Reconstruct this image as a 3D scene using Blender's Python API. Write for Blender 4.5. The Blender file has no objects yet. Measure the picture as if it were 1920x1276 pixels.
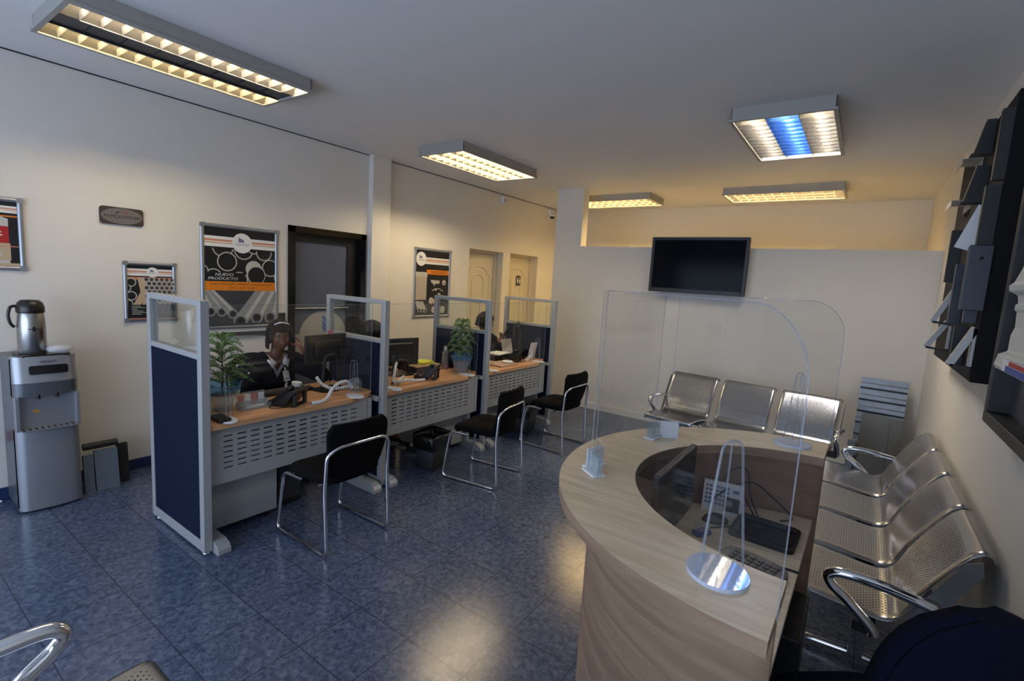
import bpy, bmesh, math, random
from mathutils import Vector, Matrix, Euler, Quaternion
C = bpy.context.scene.collection
SC = bpy.context.scene
PI = math.pi
R = math.radians
random.seed(4)

# ------------------------------------------------------------------ camera
CAM_H = 1.70
cam_d = bpy.data.cameras.new('camera')
cam = bpy.data.objects.new('camera', cam_d); C.objects.link(cam)
cam_d.sensor_width = 36.0
cam_d.lens = 929.008 / 1920 * 36.0
cam_d.clip_start = 0.02; cam_d.clip_end = 200
_r = ((0.81400898, -0.11873514, 0.56858715), (0.57787408, 0.06654308, -0.81340861), (0.05874465, 0.99069369, 0.12278062))
cam.matrix_world = Matrix(((*_r[0], 0), (*_r[1], 0), (*_r[2], CAM_H), (0, 0, 0, 1)))
SC.camera = cam
# ------------------------------------------------------------------ view, world, daylight
SC.view_settings.view_transform = 'Standard'
SC.view_settings.look = 'None'
SC.view_settings.gamma = 1
SC.view_settings.use_curve_mapping = False
SC.view_settings.exposure = 1.65
SC.cycles.max_bounces = 10
SC.cycles.transparent_max_bounces = 24
SC.cycles.sample_clamp_indirect = 4.0
SC.cycles.caustics_reflective = False
SC.cycles.caustics_refractive = False
TUBE = 31.0
wd = bpy.data.worlds.new('sky'); SC.world = wd; wd.use_nodes = True
wd.node_tree.nodes['Background'].inputs[0].default_value = (0.42, 0.58, 1.0, 1)
wd.node_tree.nodes['Background'].inputs[1].default_value = 0.3
ld = bpy.data.lights.new('window_daylight', 'AREA'); ld.shape = 'RECTANGLE'
ld.size = 4.6; ld.size_y = 2.2; ld.energy = 38; ld.color = (0.64, 0.77, 1.0)
lo = bpy.data.objects.new('window_daylight', ld); C.objects.link(lo)
lo.location = (-2.05, -2.42, 1.25); lo.rotation_euler = (R(90), 0, 0)

# ------------------------------------------------------------------ helpers
def lin(c):
    c = c / 255.0
    return c / 12.92 if c <= 0.04045 else ((c + 0.055) / 1.055) ** 2.4
def rgb(r, g, b): return (lin(r), lin(g), lin(b), 1)

def mat(name, col=(0.8, 0.8, 0.8, 1), rough=0.5, metal=0.0, spec=0.5, noise=0.0, nscale=8, bump=0.0, bscale=60, coat=0.0, aniso=0.0):
    m = bpy.data.materials.new(name); m.use_nodes = True
    nt = m.node_tree; b = nt.nodes['Principled BSDF']
    b.inputs['Base Color'].default_value = col
    b.inputs['Roughness'].default_value = rough
    b.inputs['Metallic'].default_value = metal
    b.inputs['Specular IOR Level'].default_value = spec
    b.inputs['Coat Weight'].default_value = coat
    if noise or bump:
        tc = nt.nodes.new('ShaderNodeTexCoord')
        if noise:
            n = nt.nodes.new('ShaderNodeTexNoise'); n.inputs['Scale'].default_value = nscale; n.inputs['Detail'].default_value = 5
            nt.links.new(tc.outputs['Object'], n.inputs['Vector'])
            mx = nt.nodes.new('ShaderNodeMix'); mx.data_type = 'RGBA'
            mx.inputs[6].default_value = tuple(max(0, c * (1 - noise)) for c in col[:3]) + (1,)
            mx.inputs[7].default_value = tuple(min(1, c * (1 + noise)) for c in col[:3]) + (1,)
            nt.links.new(n.outputs[0], mx.inputs[0]); nt.links.new(mx.outputs[2], b.inputs['Base Color'])
        if bump:
            n2 = nt.nodes.new('ShaderNodeTexNoise'); n2.inputs['Scale'].default_value = bscale; n2.inputs['Detail'].default_value = 3
            nt.links.new(tc.outputs['Object'], n2.inputs['Vector'])
            bp = nt.nodes.new('ShaderNodeBump'); bp.inputs['Strength'].default_value = bump; bp.inputs['Distance'].default_value = 0.01
            nt.links.new(n2.outputs[0], bp.inputs['Height']); nt.links.new(bp.outputs[0], b.inputs['Normal'])
    return m

def glass_mat(name, tint=(0.93, 0.95, 0.96, 1), gloss=1.0, haze=0.0, ior=1.45, hcol=(0.85, 0.88, 0.92, 1)):
    m = bpy.data.materials.new(name); m.use_nodes = True
    nt = m.node_tree; nt.nodes.clear()
    out = nt.nodes.new('ShaderNodeOutputMaterial')
    tr = nt.nodes.new('ShaderNodeBsdfTransparent'); tr.inputs[0].default_value = tint
    gl = nt.nodes.new('ShaderNodeBsdfGlossy'); gl.inputs['Roughness'].default_value = 0.02
    gl.inputs[0].default_value = (gloss, gloss, gloss, 1)
    lw = nt.nodes.new('ShaderNodeLayerWeight'); lw.inputs[0].default_value = 0.5
    pw = nt.nodes.new('ShaderNodeMath'); pw.operation = 'POWER'; pw.inputs[1].default_value = 5.0
    nt.links.new(lw.outputs['Facing'], pw.inputs[0])
    fr = nt.nodes.new('ShaderNodeMath'); fr.operation = 'MULTIPLY_ADD'; f0 = ((ior - 1) / (ior + 1)) ** 2
    fr.inputs[1].default_value = 0.9 - f0; fr.inputs[2].default_value = f0
    nt.links.new(pw.outputs[0], fr.inputs[0])
    mx = nt.nodes.new('ShaderNodeMixShader')
    nt.links.new(fr.outputs[0], mx.inputs[0]); nt.links.new(tr.outputs[0], mx.inputs[1]); nt.links.new(gl.outputs[0], mx.inputs[2])
    last = mx
    if haze:
        df = nt.nodes.new('ShaderNodeBsdfDiffuse'); df.inputs[0].default_value = hcol
        m2 = nt.nodes.new('ShaderNodeMixShader'); m2.inputs[0].default_value = haze
        nt.links.new(mx.outputs[0], m2.inputs[1]); nt.links.new(df.outputs[0], m2.inputs[2]); last = m2
    nt.links.new(last.outputs[0], out.inputs[0])
    return m

def emit_mat(name, col, strength):
    m = bpy.data.materials.new(name); m.use_nodes = True
    nt = m.node_tree; nt.nodes.clear()
    out = nt.nodes.new('ShaderNodeOutputMaterial'); e = nt.nodes.new('ShaderNodeEmission')
    e.inputs[0].default_value = col; e.inputs[1].default_value = strength
    nt.links.new(e.outputs[0], out.inputs[0])
    return m

class MB:
    def __init__(s): s.v = []; s.f = []; s.m = []; s.s = []; s.uvs = {}
    def add(s, vs, fs, m=0, smooth=False, M=None):
        o = len(s.v)
        if M is not None: vs = [M @ Vector(v) for v in vs]
        s.v += [tuple(v) for v in vs]
        for f in fs: s.f.append([i + o for i in f]); s.m.append(m); s.s.append(smooth)
        return s
    def box(s, x0, x1, y0, y1, z0, z1, m=0, M=None):
        vs = [(x, y, z) for x in (x0, x1) for y in (y0, y1) for z in (z0, z1)]
        fs = [(0, 1, 3, 2), (4, 6, 7, 5), (0, 4, 5, 1), (2, 3, 7, 6), (0, 2, 6, 4), (1, 5, 7, 3)]
        return s.add(vs, fs, m, False, M)
    def quad(s, a, b, c, d, m=0): return s.add([a, b, c, d], [(0, 1, 2, 3)], m)
    def prism(s, poly, z0, z1, m=0, M=None, smooth=False):
        n = len(poly)
        vs = [(x, y, z0) for x, y in poly] + [(x, y, z1) for x, y in poly]
        s.add(vs, [tuple(reversed(range(n))), tuple(range(n, 2 * n))], m, False, M)
        return s.add(vs, [(i, (i + 1) % n, n + (i + 1) % n, n + i) for i in range(n)], m, smooth, M)
    def lathe(s, prof, n=24, m=0, M=None, cap=True, smooth=True):
        vs = []; fs = []
        for r, z in prof:
            for k in range(n):
                a = 2 * PI * k / n; vs.append((r * math.cos(a), r * math.sin(a), z))
        for j in range(len(prof) - 1):
            for k in range(n):
                k2 = (k + 1) % n
                fs.append((j * n + k, j * n + k2, (j + 1) * n + k2, (j + 1) * n + k))
        s.add(vs, fs, m, smooth, M)
        if cap:
            L = len(prof) - 1
            s.add([vs[k] for k in range(n)], [tuple(reversed(range(n)))], m, False, M)
            s.add([vs[L * n + k] for k in range(n)], [tuple(range(n))], m, False, M)
        return s
    def tube(s, path, r, n=10, m=0, closed=False, M=None, cap=True):
        P = [Vector(p) for p in path]; N = len(P)
        rs = r if isinstance(r, (list, tuple)) else [r] * N
        T = []
        for i in range(N):
            if closed: t = P[(i + 1) % N] - P[i - 1]
            else: t = P[min(i + 1, N - 1)] - P[max(i - 1, 0)]
            T.append(t.normalized() if t.length > 1e-9 else Vector((0, 0, 1)))
        up = Vector((0, 0, 1)) if abs(T[0].z) < 0.9 else Vector((1, 0, 0))
        nrm = T[0].cross(up).normalized()
        vs = []
        for i in range(N):
            if i: nrm = (nrm - T[i] * nrm.dot(T[i])).normalized()
            b = T[i].cross(nrm)
            for k in range(n):
                a = 2 * PI * k / n
                vs.append(P[i] + (nrm * math.cos(a) + b * math.sin(a)) * rs[i])
        fs = []
        for i in range(N if closed else N - 1):
            j = (i + 1) % N
            for k in range(n):
                k2 = (k + 1) % n
                fs.append((i * n + k, i * n + k2, j * n + k2, j * n + k))
        s.add(vs, fs, m, True, M)
        if cap and not closed:
            s.add(vs[:n], [tuple(reversed(range(n)))], m, False, M); s.add(vs[-n:], [tuple(range(n))], m, False, M)
        return s
    def grid(s, rows, m=0, smooth=True, M=None, closed=False, uv=False):
        nr = len(rows); nc = len(rows[0]); vs = [p for r in rows for p in r]; fs = []
        base = len(s.f)
        for i in range(nr - 1):
            for j in range(nc if closed else nc - 1):
                j2 = (j + 1) % nc
                fs.append((i * nc + j, i * nc + j2, (i + 1) * nc + j2, (i + 1) * nc + j))
        return s.add(vs, fs, m, smooth, M)
    def ball(s, c, rx, ry=None, rz=None, n=12, m=0, M=None):
        ry = ry or rx; rz = rz or rx
        rows = []
        for i in range(n // 2 + 1):
            th = PI * i / (n // 2)
            rows.append([(c[0] + rx * math.sin(th) * math.cos(2 * PI * k / n), c[1] + ry * math.sin(th) * math.sin(2 * PI * k / n), c[2] - rz * math.cos(th)) for k in range(n)])
        return s.grid(rows, m, True, M, closed=True)
    def disc(s, poly, z, m=0, M=None): return s.add([(x, y, z) for x, y in poly], [tuple(range(len(poly)))], m, False, M)
    def text(s, body, size, m=0, M=None, sx=1.0, shear=0.0, align='CENTER', depth=0.0):
        cu = bpy.data.curves.new('t', 'FONT'); cu.body = body; cu.size = size; cu.align_x = align; cu.shear = shear; cu.extrude = depth
        cu.resolution_u = 3
        o = bpy.data.objects.new('t', cu); C.objects.link(o)
        bpy.context.view_layer.update()
        me = bpy.data.meshes.new_from_object(o.evaluated_get(bpy.context.evaluated_depsgraph_get()))
        vs = [(v.co.x * sx, v.co.y, v.co.z) for v in me.vertices]
        fs = [tuple(p.vertices) for p in me.polygons]
        bpy.data.objects.remove(o); bpy.data.curves.remove(cu); bpy.data.meshes.remove(me)
        return s.add(vs, fs, m, False, M)
    def build(s, name, mats, parent=None, bevel=0.0, seg=2, sub=0, loc=None, merge=False, solid=0.0, autosmooth=None):
        me = bpy.data.meshes.new(name)
        me.from_pydata(s.v, [], s.f)
        if not isinstance(mats, (list, tuple)): mats = [mats]
        for m in mats: me.materials.append(m)
        me.polygons.foreach_set('material_index', s.m)
        me.polygons.foreach_set('use_smooth', s.s)
        if merge:
            bm = bmesh.new(); bm.from_mesh(me); bmesh.ops.remove_doubles(bm, verts=bm.verts, dist=1e-5)
            bmesh.ops.recalc_face_normals(bm, faces=bm.faces); bm.to_mesh(me); bm.free()
        me.update()
        o = bpy.data.objects.new(name, me); C.objects.link(o)
        if parent is not None: o.parent = parent
        if loc: o.location = loc
        if solid:
            md = o.modifiers.new('solid', 'SOLIDIFY'); md.thickness = solid; md.offset = 0
        if bevel:
            md = o.modifiers.new('bevel', 'BEVEL'); md.width = bevel; md.segments = seg; md.limit_method = 'ANGLE'; md.angle_limit = R(40)
        if sub:
            md = o.modifiers.new('sub', 'SUBSURF'); md.levels = sub; md.render_levels = sub
        return o

def thing(name, label, cat, loc=(0, 0, 0), rz=0.0, group=None):
    o = bpy.data.objects.new(name, None); C.objects.link(o)
    o.empty_display_size = 0.05
    o.location = loc; o.rotation_euler = (0, 0, rz)
    o['label'] = label; o['category'] = cat
    if group: o['group'] = group
    return o
def tag(o, label, cat, group=None, kind=None):
    o['label'] = label; o['category'] = cat
    if group: o['group'] = group
    if kind: o['kind'] = kind
    return o
def struct(o): o['kind'] = 'structure'; return o
def kids(o): return [c for c in bpy.data.objects if c.parent == o]
def copy_tree(o, parent=None):
    c = o.copy(); C.objects.link(c)
    if parent is not None: c.parent = parent
    for ch in kids(o): copy_tree(ch, c)
    return c
def dup(o, loc, rz, label, group=None):
    c = copy_tree(o); c.location = loc; c.rotation_euler = (0, 0, rz); c['label'] = label
    if group: c['group'] = group
    return c
def catmull(pts, n=6, closed=False):
    P = [Vector(p) for p in pts]; N = len(P); out = []
    rng = range(N) if closed else range(N - 1)
    for i in rng:
        if closed: a, b, c, d = P[i - 1], P[i], P[(i + 1) % N], P[(i + 2) % N]
        else: a, b, c, d = P[max(i - 1, 0)], P[i], P[i + 1], P[min(i + 2, N - 1)]
        for k in range(n):
            t = k / n
            out.append(0.5 * ((2 * b) + (c - a) * t + (2 * a - 5 * b + 4 * c - d) * t * t + (3 * b - a - 3 * c + d) * t ** 3))
    if not closed: out.append(P[-1])
    return out
def fillet(pts, r, n=6, closed=False):
    P = [Vector(p) for p in pts]; N = len(P); out = []
    for i in range(N):
        if not closed and i in (0, N - 1): out.append(P[i]); continue
        a, b, c = P[i - 1], P[i], P[(i + 1) % N]
        u = (a - b); v = (c - b); rr = min(r, u.length * 0.48, v.length * 0.48)
        p0 = b + u.normalized() * rr; p1 = b + v.normalized() * rr
        for k in range(n + 1):
            t = k / n; out.append(p0 * (1 - t) ** 2 + b * 2 * t * (1 - t) + p1 * t * t)
    return out
def rrect(w, h, r, n=5, cx=0, cy=0):
    out = []
    for sx, sy, a0 in ((1, 1, 0), (-1, 1, 90), (-1, -1, 180), (1, -1, 270)):
        for k in range(n + 1):
            a = R(a0 + 90 * k / n)
            out.append((cx + sx * (w / 2 - r) + r * math.cos(a), cy + sy * (h / 2 - r) + r * math.sin(a)))
    return out
def circ(r, n=24, cx=0, cy=0, a0=0, a1=360, ry=None):
    ry = ry or r; full = abs(a1 - a0) >= 360
    return [(cx + r * math.cos(R(a0 + (a1 - a0) * k / (n if full else n - 1))), cy + ry * math.sin(R(a0 + (a1 - a0) * k / (n if full else n - 1)))) for k in range(n)]
def frame_mat(ox, ex, ey, ez):   # columns
    return Matrix(((ex[0], ey[0], ez[0], ox[0]), (ex[1], ey[1], ez[1], ox[1]), (ex[2], ey[2], ez[2], ox[2]), (0, 0, 0, 1)))

# ------------------------------------------------------------------ materials
M_wall = mat('wall_paint', rgb(228, 222, 212), 0.75, noise=0.03, nscale=3, bump=0.06, bscale=90, spec=0.3)
M_ceil = mat('ceiling_paint', rgb(232, 231, 230), 0.85, spec=0.2, noise=0.02, nscale=4)
M_alu = mat('satin_aluminium', rgb(172, 176, 182), 0.38, 0.75)
M_alub = mat('grey_powder_coat', rgb(174, 175, 174), 0.45, 0.25, noise=0.03)
M_navy = mat('navy_fabric', rgb(20, 28, 50), 0.9, spec=0.15, noise=0.12, nscale=220, bump=0.15, bscale=300)
M_navy2 = mat('navy_upholstery', rgb(9, 15, 34), 0.92, spec=0.12, noise=0.15, nscale=260, bump=0.15, bscale=320)
M_chrome = mat('chrome', (0.82, 0.83, 0.85, 1), 0.08, 1.0)
M_blackfab = mat('black_fabric', rgb(17, 16, 17), 0.95, spec=0.1, noise=0.2, nscale=240, bump=0.12, bscale=300)
M_blk = mat('black_plastic', rgb(20, 20, 22), 0.42)
M_blkg = mat('black_gloss', rgb(9, 9, 11), 0.12)
M_dgrey = mat('dark_grey_plastic', rgb(48, 49, 52), 0.5)
M_white = mat('white_plastic', rgb(232, 234, 238), 0.35)
M_baseb = mat('glossy_white_acrylic', rgb(206, 216, 236), 0.04, spec=0.8)
M_whitep = mat('white_paper', rgb(235, 234, 230), 0.7)
M_acr = glass_mat('clear_acrylic', (0.95, 0.96, 0.965, 1), ior=1.49, haze=0.006)
M_glass = glass_mat('clear_glass', (0.93, 0.96, 0.95, 1), ior=1.42)
M_edge = glass_mat('acrylic_edge', (0.74, 0.76, 0.82, 1), haze=0.15)
M_steel = mat('brushed_steel', rgb(170, 168, 164), 0.28, 1.0, noise=0.08, nscale=30)
M_gpiece = mat('grey_blue_sheet', rgb(118, 130, 142), 0.4, 0.4, noise=0.12, nscale=14)
M_boardk = mat('matt_black_board', rgb(11, 11, 13), 0.7, spec=0.2)
M_galv = mat('galvanised_sheet', rgb(138, 142, 146), 0.4, 0.85, noise=0.18, nscale=26)
M_dsheet = mat('dark_painted_sheet', rgb(38, 38, 37), 0.5, 0.15, noise=0.1, nscale=12)
M_bsheet = mat('blue_grey_sheet', rgb(64, 68, 74), 0.42, 0.4, noise=0.1, nscale=10)
M_lsheet = mat('pale_sheet', rgb(176, 174, 168), 0.45, 0.3, noise=0.08, nscale=14)
M_skin = mat('skin', rgb(128, 84, 62), 0.5, noise=0.08, nscale=20)
M_skin2 = mat('skin_light', rgb(150, 104, 80), 0.5, noise=0.08, nscale=20)
M_lip = mat('lips', rgb(118, 62, 56), 0.4)
M_eye = mat('eye_white', rgb(186, 176, 170), 0.3)
M_hair = mat('dark_hair', rgb(26, 17, 15), 0.6, spec=0.2, noise=0.4, nscale=90, bump=0.4, bscale=120)
M_knit = mat('navy_knit', rgb(15, 16, 26), 0.95, spec=0.1, noise=0.2, nscale=160, bump=0.2, bscale=220)
M_shirt = mat('white_shirt', rgb(226, 228, 236), 0.8, bump=0.1, bscale=40)
M_orange = mat('orange_ink', rgb(228, 132, 28), 0.6)
M_ink = mat('black_ink', rgb(20, 20, 24), 0.5)
M_gink = mat('grey_ink', rgb(62, 64, 70), 0.5)
M_salm = mat('salmon_ink', rgb(208, 140, 104), 0.6)
M_pipe = mat('pipe_grey_ink', rgb(148, 148, 146), 0.55)
M_pipel = mat('pipe_pale_ink', rgb(196, 192, 182), 0.55)
M_pipetan = mat('pipe_tan_ink', rgb(196, 172, 140), 0.55)
M_red = mat('red_ink', rgb(176, 38, 34), 0.5)
M_blueink = mat('blue_ink', rgb(40, 70, 150), 0.5)
M_lblue = mat('light_blue_ink', rgb(96, 120, 170), 0.5)
M_pink = mat('pink_paper', rgb(250, 140, 168), 0.7)
M_amber = mat('amber_label', rgb(190, 150, 50), 0.6)
M_yellow = mat('yellow_paper', rgb(228, 226, 70), 0.7)
M_leaf = mat('pine_green', rgb(92, 126, 56), 0.6, noise=0.35, nscale=25)
M_bark = mat('brown_stem', rgb(82, 62, 40), 0.8, noise=0.2, nscale=40)
M_cello = glass_mat('blue_cellophane', (0.40, 0.68, 0.90, 1), haze=0.40, ior=1.6, hcol=(0.10, 0.36, 0.60, 1))
M_cello2 = glass_mat('clear_cellophane', (0.84, 0.9, 0.93, 1), haze=0.14, ior=1.5)
M_tin = mat('silver_panel', rgb(160, 163, 168), 0.35, 0.6, noise=0.03, nscale=6)
M_tin2 = mat('silver_panel_dark', rgb(112, 118, 126), 0.35, 0.6)
M_lid = mat('dark_brown_plastic', rgb(34, 28, 24), 0.3)
M_base = mat('blue_baseboard_tile', rgb(44, 56, 96), 0.25, noise=0.2, nscale=30)
M_shadowk = mat('shadow_black', rgb(10, 10, 12), 0.8)
M_bbag = mat('black_bin_bag', rgb(12, 12, 13), 0.25, bump=0.5, bscale=30)
M_refl = mat('lamp_reflector', rgb(112, 108, 100), 0.25, 0.6)
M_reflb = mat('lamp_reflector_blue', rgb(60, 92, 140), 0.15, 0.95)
M_reflk = mat('lamp_dark_spine', rgb(40, 40, 46), 0.35, 0.4)
M_house = mat('lamp_housing', rgb(168, 165, 158), 0.55, 0.1)
M_tubew = emit_mat('warm_tube', (1.0, 0.80, 0.50, 1), TUBE)
M_tubey = emit_mat('yellow_tube', (1.0, 0.74, 0.36, 1), TUBE)
M_tubec = emit_mat('cool_tube', (0.80, 0.88, 1.0, 1), TUBE)
M_tuben = emit_mat('neutral_tube', (1.0, 0.84, 0.62, 1), TUBE)
M_tubeh = emit_mat('bright_neutral_tube', (1.0, 0.86, 0.66, 1), TUBE * 1.35)
M_tubea = emit_mat('soft_neutral_tube', (1.0, 0.84, 0.62, 1), TUBE * 0.75)
M_tubeb = emit_mat('soft_yellow_tube', (1.0, 0.78, 0.42, 1), TUBE * 0.75)
M_tubeg = emit_mat('golden_tube', (1.0, 0.70, 0.30, 1), TUBE * 1.6)
M_refl3 = mat('lamp_reflector_mirror', rgb(92, 88, 84), 0.15, 0.95)
M_blade3 = mat('louvre_blade_mirror', rgb(150, 148, 146), 0.2, 0.9)
M_blade = mat('louvre_blade', rgb(160, 156, 146), 0.35, 0.15)
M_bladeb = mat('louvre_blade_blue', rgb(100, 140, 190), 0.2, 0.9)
M_door = mat('cream_door_paint', rgb(218, 208, 186), 0.45)
M_dglass = mat('frosted_blue_film', rgb(92, 98, 116), 0.3, noise=0.08, nscale=5)
M_film = mat('pale_film', rgb(176, 172, 164), 0.45)
M_deskw = None

def wood(name, a, b, scale=3.0, rough=0.4, axis=1):
    m = bpy.data.materials.new(name); m.use_nodes = True
    nt = m.node_tree; p = nt.nodes['Principled BSDF']; p.inputs['Roughness'].default_value = rough
    tc = nt.nodes.new('ShaderNodeTexCoord'); mp = nt.nodes.new('ShaderNodeMapping')
    sc = [scale * 6] * 3
    if axis == 'h': sc[0] = sc[1] = scale * 0.6
    else: sc[axis] = scale * 0.55
    mp.inputs['Scale'].default_value = sc
    nt.links.new(tc.outputs['Object'], mp.inputs['Vector'])
    n = nt.nodes.new('ShaderNodeTexNoise'); n.inputs['Scale'].default_value = 1.0; n.inputs['Detail'].default_value = 6; n.inputs['Distortion'].default_value = 1.2
    nt.links.new(mp.outputs[0], n.inputs['Vector'])
    cr = nt.nodes.new('ShaderNodeValToRGB')
    cr.color_ramp.elements[0].position = 0.36; cr.color_ramp.elements[0].color = a
    cr.color_ramp.elements[1].position = 0.64; cr.color_ramp.elements[1].color = b
    nt.links.new(n.outputs[0], cr.inputs[0]); nt.links.new(cr.outputs[0], p.inputs['Base Color'])
    return m
M_deskw = wood('honey_laminate', rgb(200, 148, 104), rgb(220, 170, 124), 2.2, 0.35)
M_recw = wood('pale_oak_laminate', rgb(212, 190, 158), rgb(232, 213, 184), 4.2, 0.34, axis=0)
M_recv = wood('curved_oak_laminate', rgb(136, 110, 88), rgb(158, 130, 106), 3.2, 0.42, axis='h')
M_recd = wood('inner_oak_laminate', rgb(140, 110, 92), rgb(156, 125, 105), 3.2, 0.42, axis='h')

def floor_mat():
    m = bpy.data.materials.new('blue_floor_tile'); m.use_nodes = True
    nt = m.node_tree; p = nt.nodes['Principled BSDF']
    tc = nt.nodes.new('ShaderNodeTexCoord')
    mp = nt.nodes.new('ShaderNodeMapping'); mp.inputs['Location'].default_value = (1.208, -1.858, 0)
    nt.links.new(tc.outputs['Object'], mp.inputs['Vector'])
    bk = nt.nodes.new('ShaderNodeTexBrick'); bk.offset = 0.0; bk.squash = 1.0
    bk.inputs['Scale'].default_value = 1.0; bk.inputs['Mortar Size'].default_value = 0.003
    bk.inputs['Brick Width'].default_value = 0.343; bk.inputs['Row Height'].default_value = 0.343; bk.inputs['Mortar Smooth'].default_value = 0.2
    bk.inputs['Color1'].default_value = (0.0, 0, 0, 1); bk.inputs['Color2'].default_value = (1, 1, 1, 1); bk.inputs['Mortar'].default_value = (0.5, 0.5, 0.5, 1)
    nt.links.new(mp.outputs[0], bk.inputs['Vector'])
    def noise(s, d, dist=0.0):
        n = nt.nodes.new('ShaderNodeTexNoise'); n.inputs['Scale'].default_value = s; n.inputs['Detail'].default_value = d; n.inputs['Distortion'].default_value = dist
        nt.links.new(tc.outputs['Object'], n.inputs['Vector']); return n
    n1 = noise(34, 9, 0.7); n2 = noise(85, 5, 1.4)
    ad = nt.nodes.new('ShaderNodeMath'); ad.operation = 'ADD'; nt.links.new(n1.outputs[0], ad.inputs[0])
    ml = nt.nodes.new('ShaderNodeMath'); ml.operation = 'MULTIPLY'; ml.inputs[1].default_value = 0.55
    nt.links.new(n2.outputs[0], ml.inputs[0]); nt.links.new(ml.outputs[0], ad.inputs[1])
    m3 = nt.nodes.new('ShaderNodeMath'); m3.operation = 'MULTIPLY_ADD'; m3.inputs[1].default_value = 0.06
    nt.links.new(bk.outputs['Color'], m3.inputs[0]); nt.links.new(ad.outputs[0], m3.inputs[2])
    cr = nt.nodes.new('ShaderNodeValToRGB')
    e = cr.color_ramp.elements
    e[0].position = 0.55; e[0].color = rgb(50, 59, 80); e[1].position = 1.0; e[1].color = rgb(102, 113, 136)
    k = e.new(0.76); k.color = rgb(74, 86, 111)
    nt.links.new(m3.outputs[0], cr.inputs[0])
    mx = nt.nodes.new('ShaderNodeMix'); mx.data_type = 'RGBA'; mx.inputs[7].default_value = rgb(52, 58, 76)
    nt.links.new(bk.outputs['Fac'], mx.inputs[0]); nt.links.new(cr.outputs[0], mx.inputs[6])
    nt.links.new(mx.outputs[2], p.inputs['Base Color'])
    rr = nt.nodes.new('ShaderNodeMapRange'); rr.inputs[3].default_value = 0.07; rr.inputs[4].default_value = 0.17
    nt.links.new(n2.outputs[0], rr.inputs[0]); nt.links.new(rr.outputs[0], p.inputs['Roughness'])
    p.inputs['Specular IOR Level'].default_value = 0.5
    n4 = noise(110, 3, 2.5)
    sb = nt.nodes.new('ShaderNodeMath'); sb.operation = 'SUBTRACT'
    mm = nt.nodes.new('ShaderNodeMath'); mm.operation = 'MULTIPLY'; mm.inputs[1].default_value = 0.35
    nt.links.new(n4.outputs[0], mm.inputs[0]); nt.links.new(mm.outputs[0], sb.inputs[0]); nt.links.new(bk.outputs['Fac'], sb.inputs[1])
    bp = nt.nodes.new('ShaderNodeBump'); bp.inputs['Strength'].default_value = 0.42; bp.inputs['Distance'].default_value = 0.002
    nt.links.new(sb.outputs[0], bp.inputs['Height']); nt.links.new(bp.outputs[0], p.inputs['Normal'])
    return m
M_floor = floor_mat()

def perf_mat(name, freq=62.0, rad=0.20):
    m = bpy.data.materials.new(name); m.use_nodes = True
    nt = m.node_tree; p = nt.nodes['Principled BSDF']; out = nt.nodes['Material Output']
    p.inputs['Base Color'].default_value = rgb(164, 164, 166); p.inputs['Metallic'].default_value = 1.0; p.inputs['Roughness'].default_value = 0.24
    uv = nt.nodes.new('ShaderNodeUVMap'); uv.uv_map = 'UVMap'
    mp = nt.nodes.new('ShaderNodeMapping'); mp.inputs['Scale'].default_value = (freq, freq, 1); mp.inputs['Rotation'].default_value = (0, 0, R(45))
    nt.links.new(uv.outputs[0], mp.inputs['Vector'])
    fr = nt.nodes.new('ShaderNodeVectorMath'); fr.operation = 'FRACTION'; nt.links.new(mp.outputs[0], fr.inputs[0])
    sb = nt.nodes.new('ShaderNodeVectorMath'); sb.operation = 'SUBTRACT'; sb.inputs[1].default_value = (0.5, 0.5, 0)
    nt.links.new(fr.outputs[0], sb.inputs[0])
    ln = nt.nodes.new('ShaderNodeVectorMath'); ln.operation = 'LENGTH'; nt.links.new(sb.outputs[0], ln.inputs[0])
    lt = nt.nodes.new('ShaderNodeMath'); lt.operation = 'LESS_THAN'; lt.inputs[1].default_value = rad; nt.links.new(ln.outputs['Value'], lt.inputs[0])
    at = nt.nodes.new('ShaderNodeAttribute'); at.attribute_name = 'perf'
    ml = nt.nodes.new('ShaderNodeMath'); ml.operation = 'MULTIPLY'; nt.links.new(lt.outputs[0], ml.inputs[0]); nt.links.new(at.outputs['Fac'], ml.inputs[1])
    tr = nt.nodes.new('ShaderNodeBsdfTransparent'); mx = nt.nodes.new('ShaderNodeMixShader')
    nt.links.new(ml.outputs[0], mx.inputs[0]); nt.links.new(p.outputs[0], mx.inputs[1]); nt.links.new(tr.outputs[0], mx.inputs[2])
    nt.links.new(mx.outputs[0], out.inputs[0])
    return m
M_perf = perf_mat('perforated_steel')

# ------------------------------------------------------------------ room shell
LX, RX, CZ, YB, YF, Y0 = -4.64, 0.55, 2.965, 6.10, 8.02, -2.6
struct(MB().box(LX - 0.2, RX + 0.2, Y0 - 0.2, YF + 0.2, -0.1, 0.0).build('floor', M_floor))
struct(MB().box(LX - 0.2, RX + 0.2, Y0 - 0.2, YF + 0.2, CZ, CZ + 0.1).build('ceiling', M_ceil))
D1, D2, D3 = (2.73, 3.66, 2.095), (5.45, 6.27, 2.105), (6.45, 7.27, 2.11)
w = MB(); xs = (LX - 0.2, LX)
ys = [Y0 - 0.2, D1[0], D1[1], D2[0], D2[1], D3[0], D3[1], YF + 0.2]
for i in range(7):
    z0 = 0.0 if i % 2 == 0 else (D1, D2, D3)[i // 2][2]
    w.box(xs[0], xs[1], ys[i], ys[i + 1], z0, CZ)
struct(w.build('wall_left', M_wall, merge=False))
struct(MB().box(LX, LX + 0.006, Y0, 3.68, CZ - 0.007, CZ).box(LX, LX + 0.006, 3.94, YF, CZ - 0.007, CZ).build('ceiling_shadow_line', M_shadowk))  # thin black strip painting in the shadow line where wall meets ceiling
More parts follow.
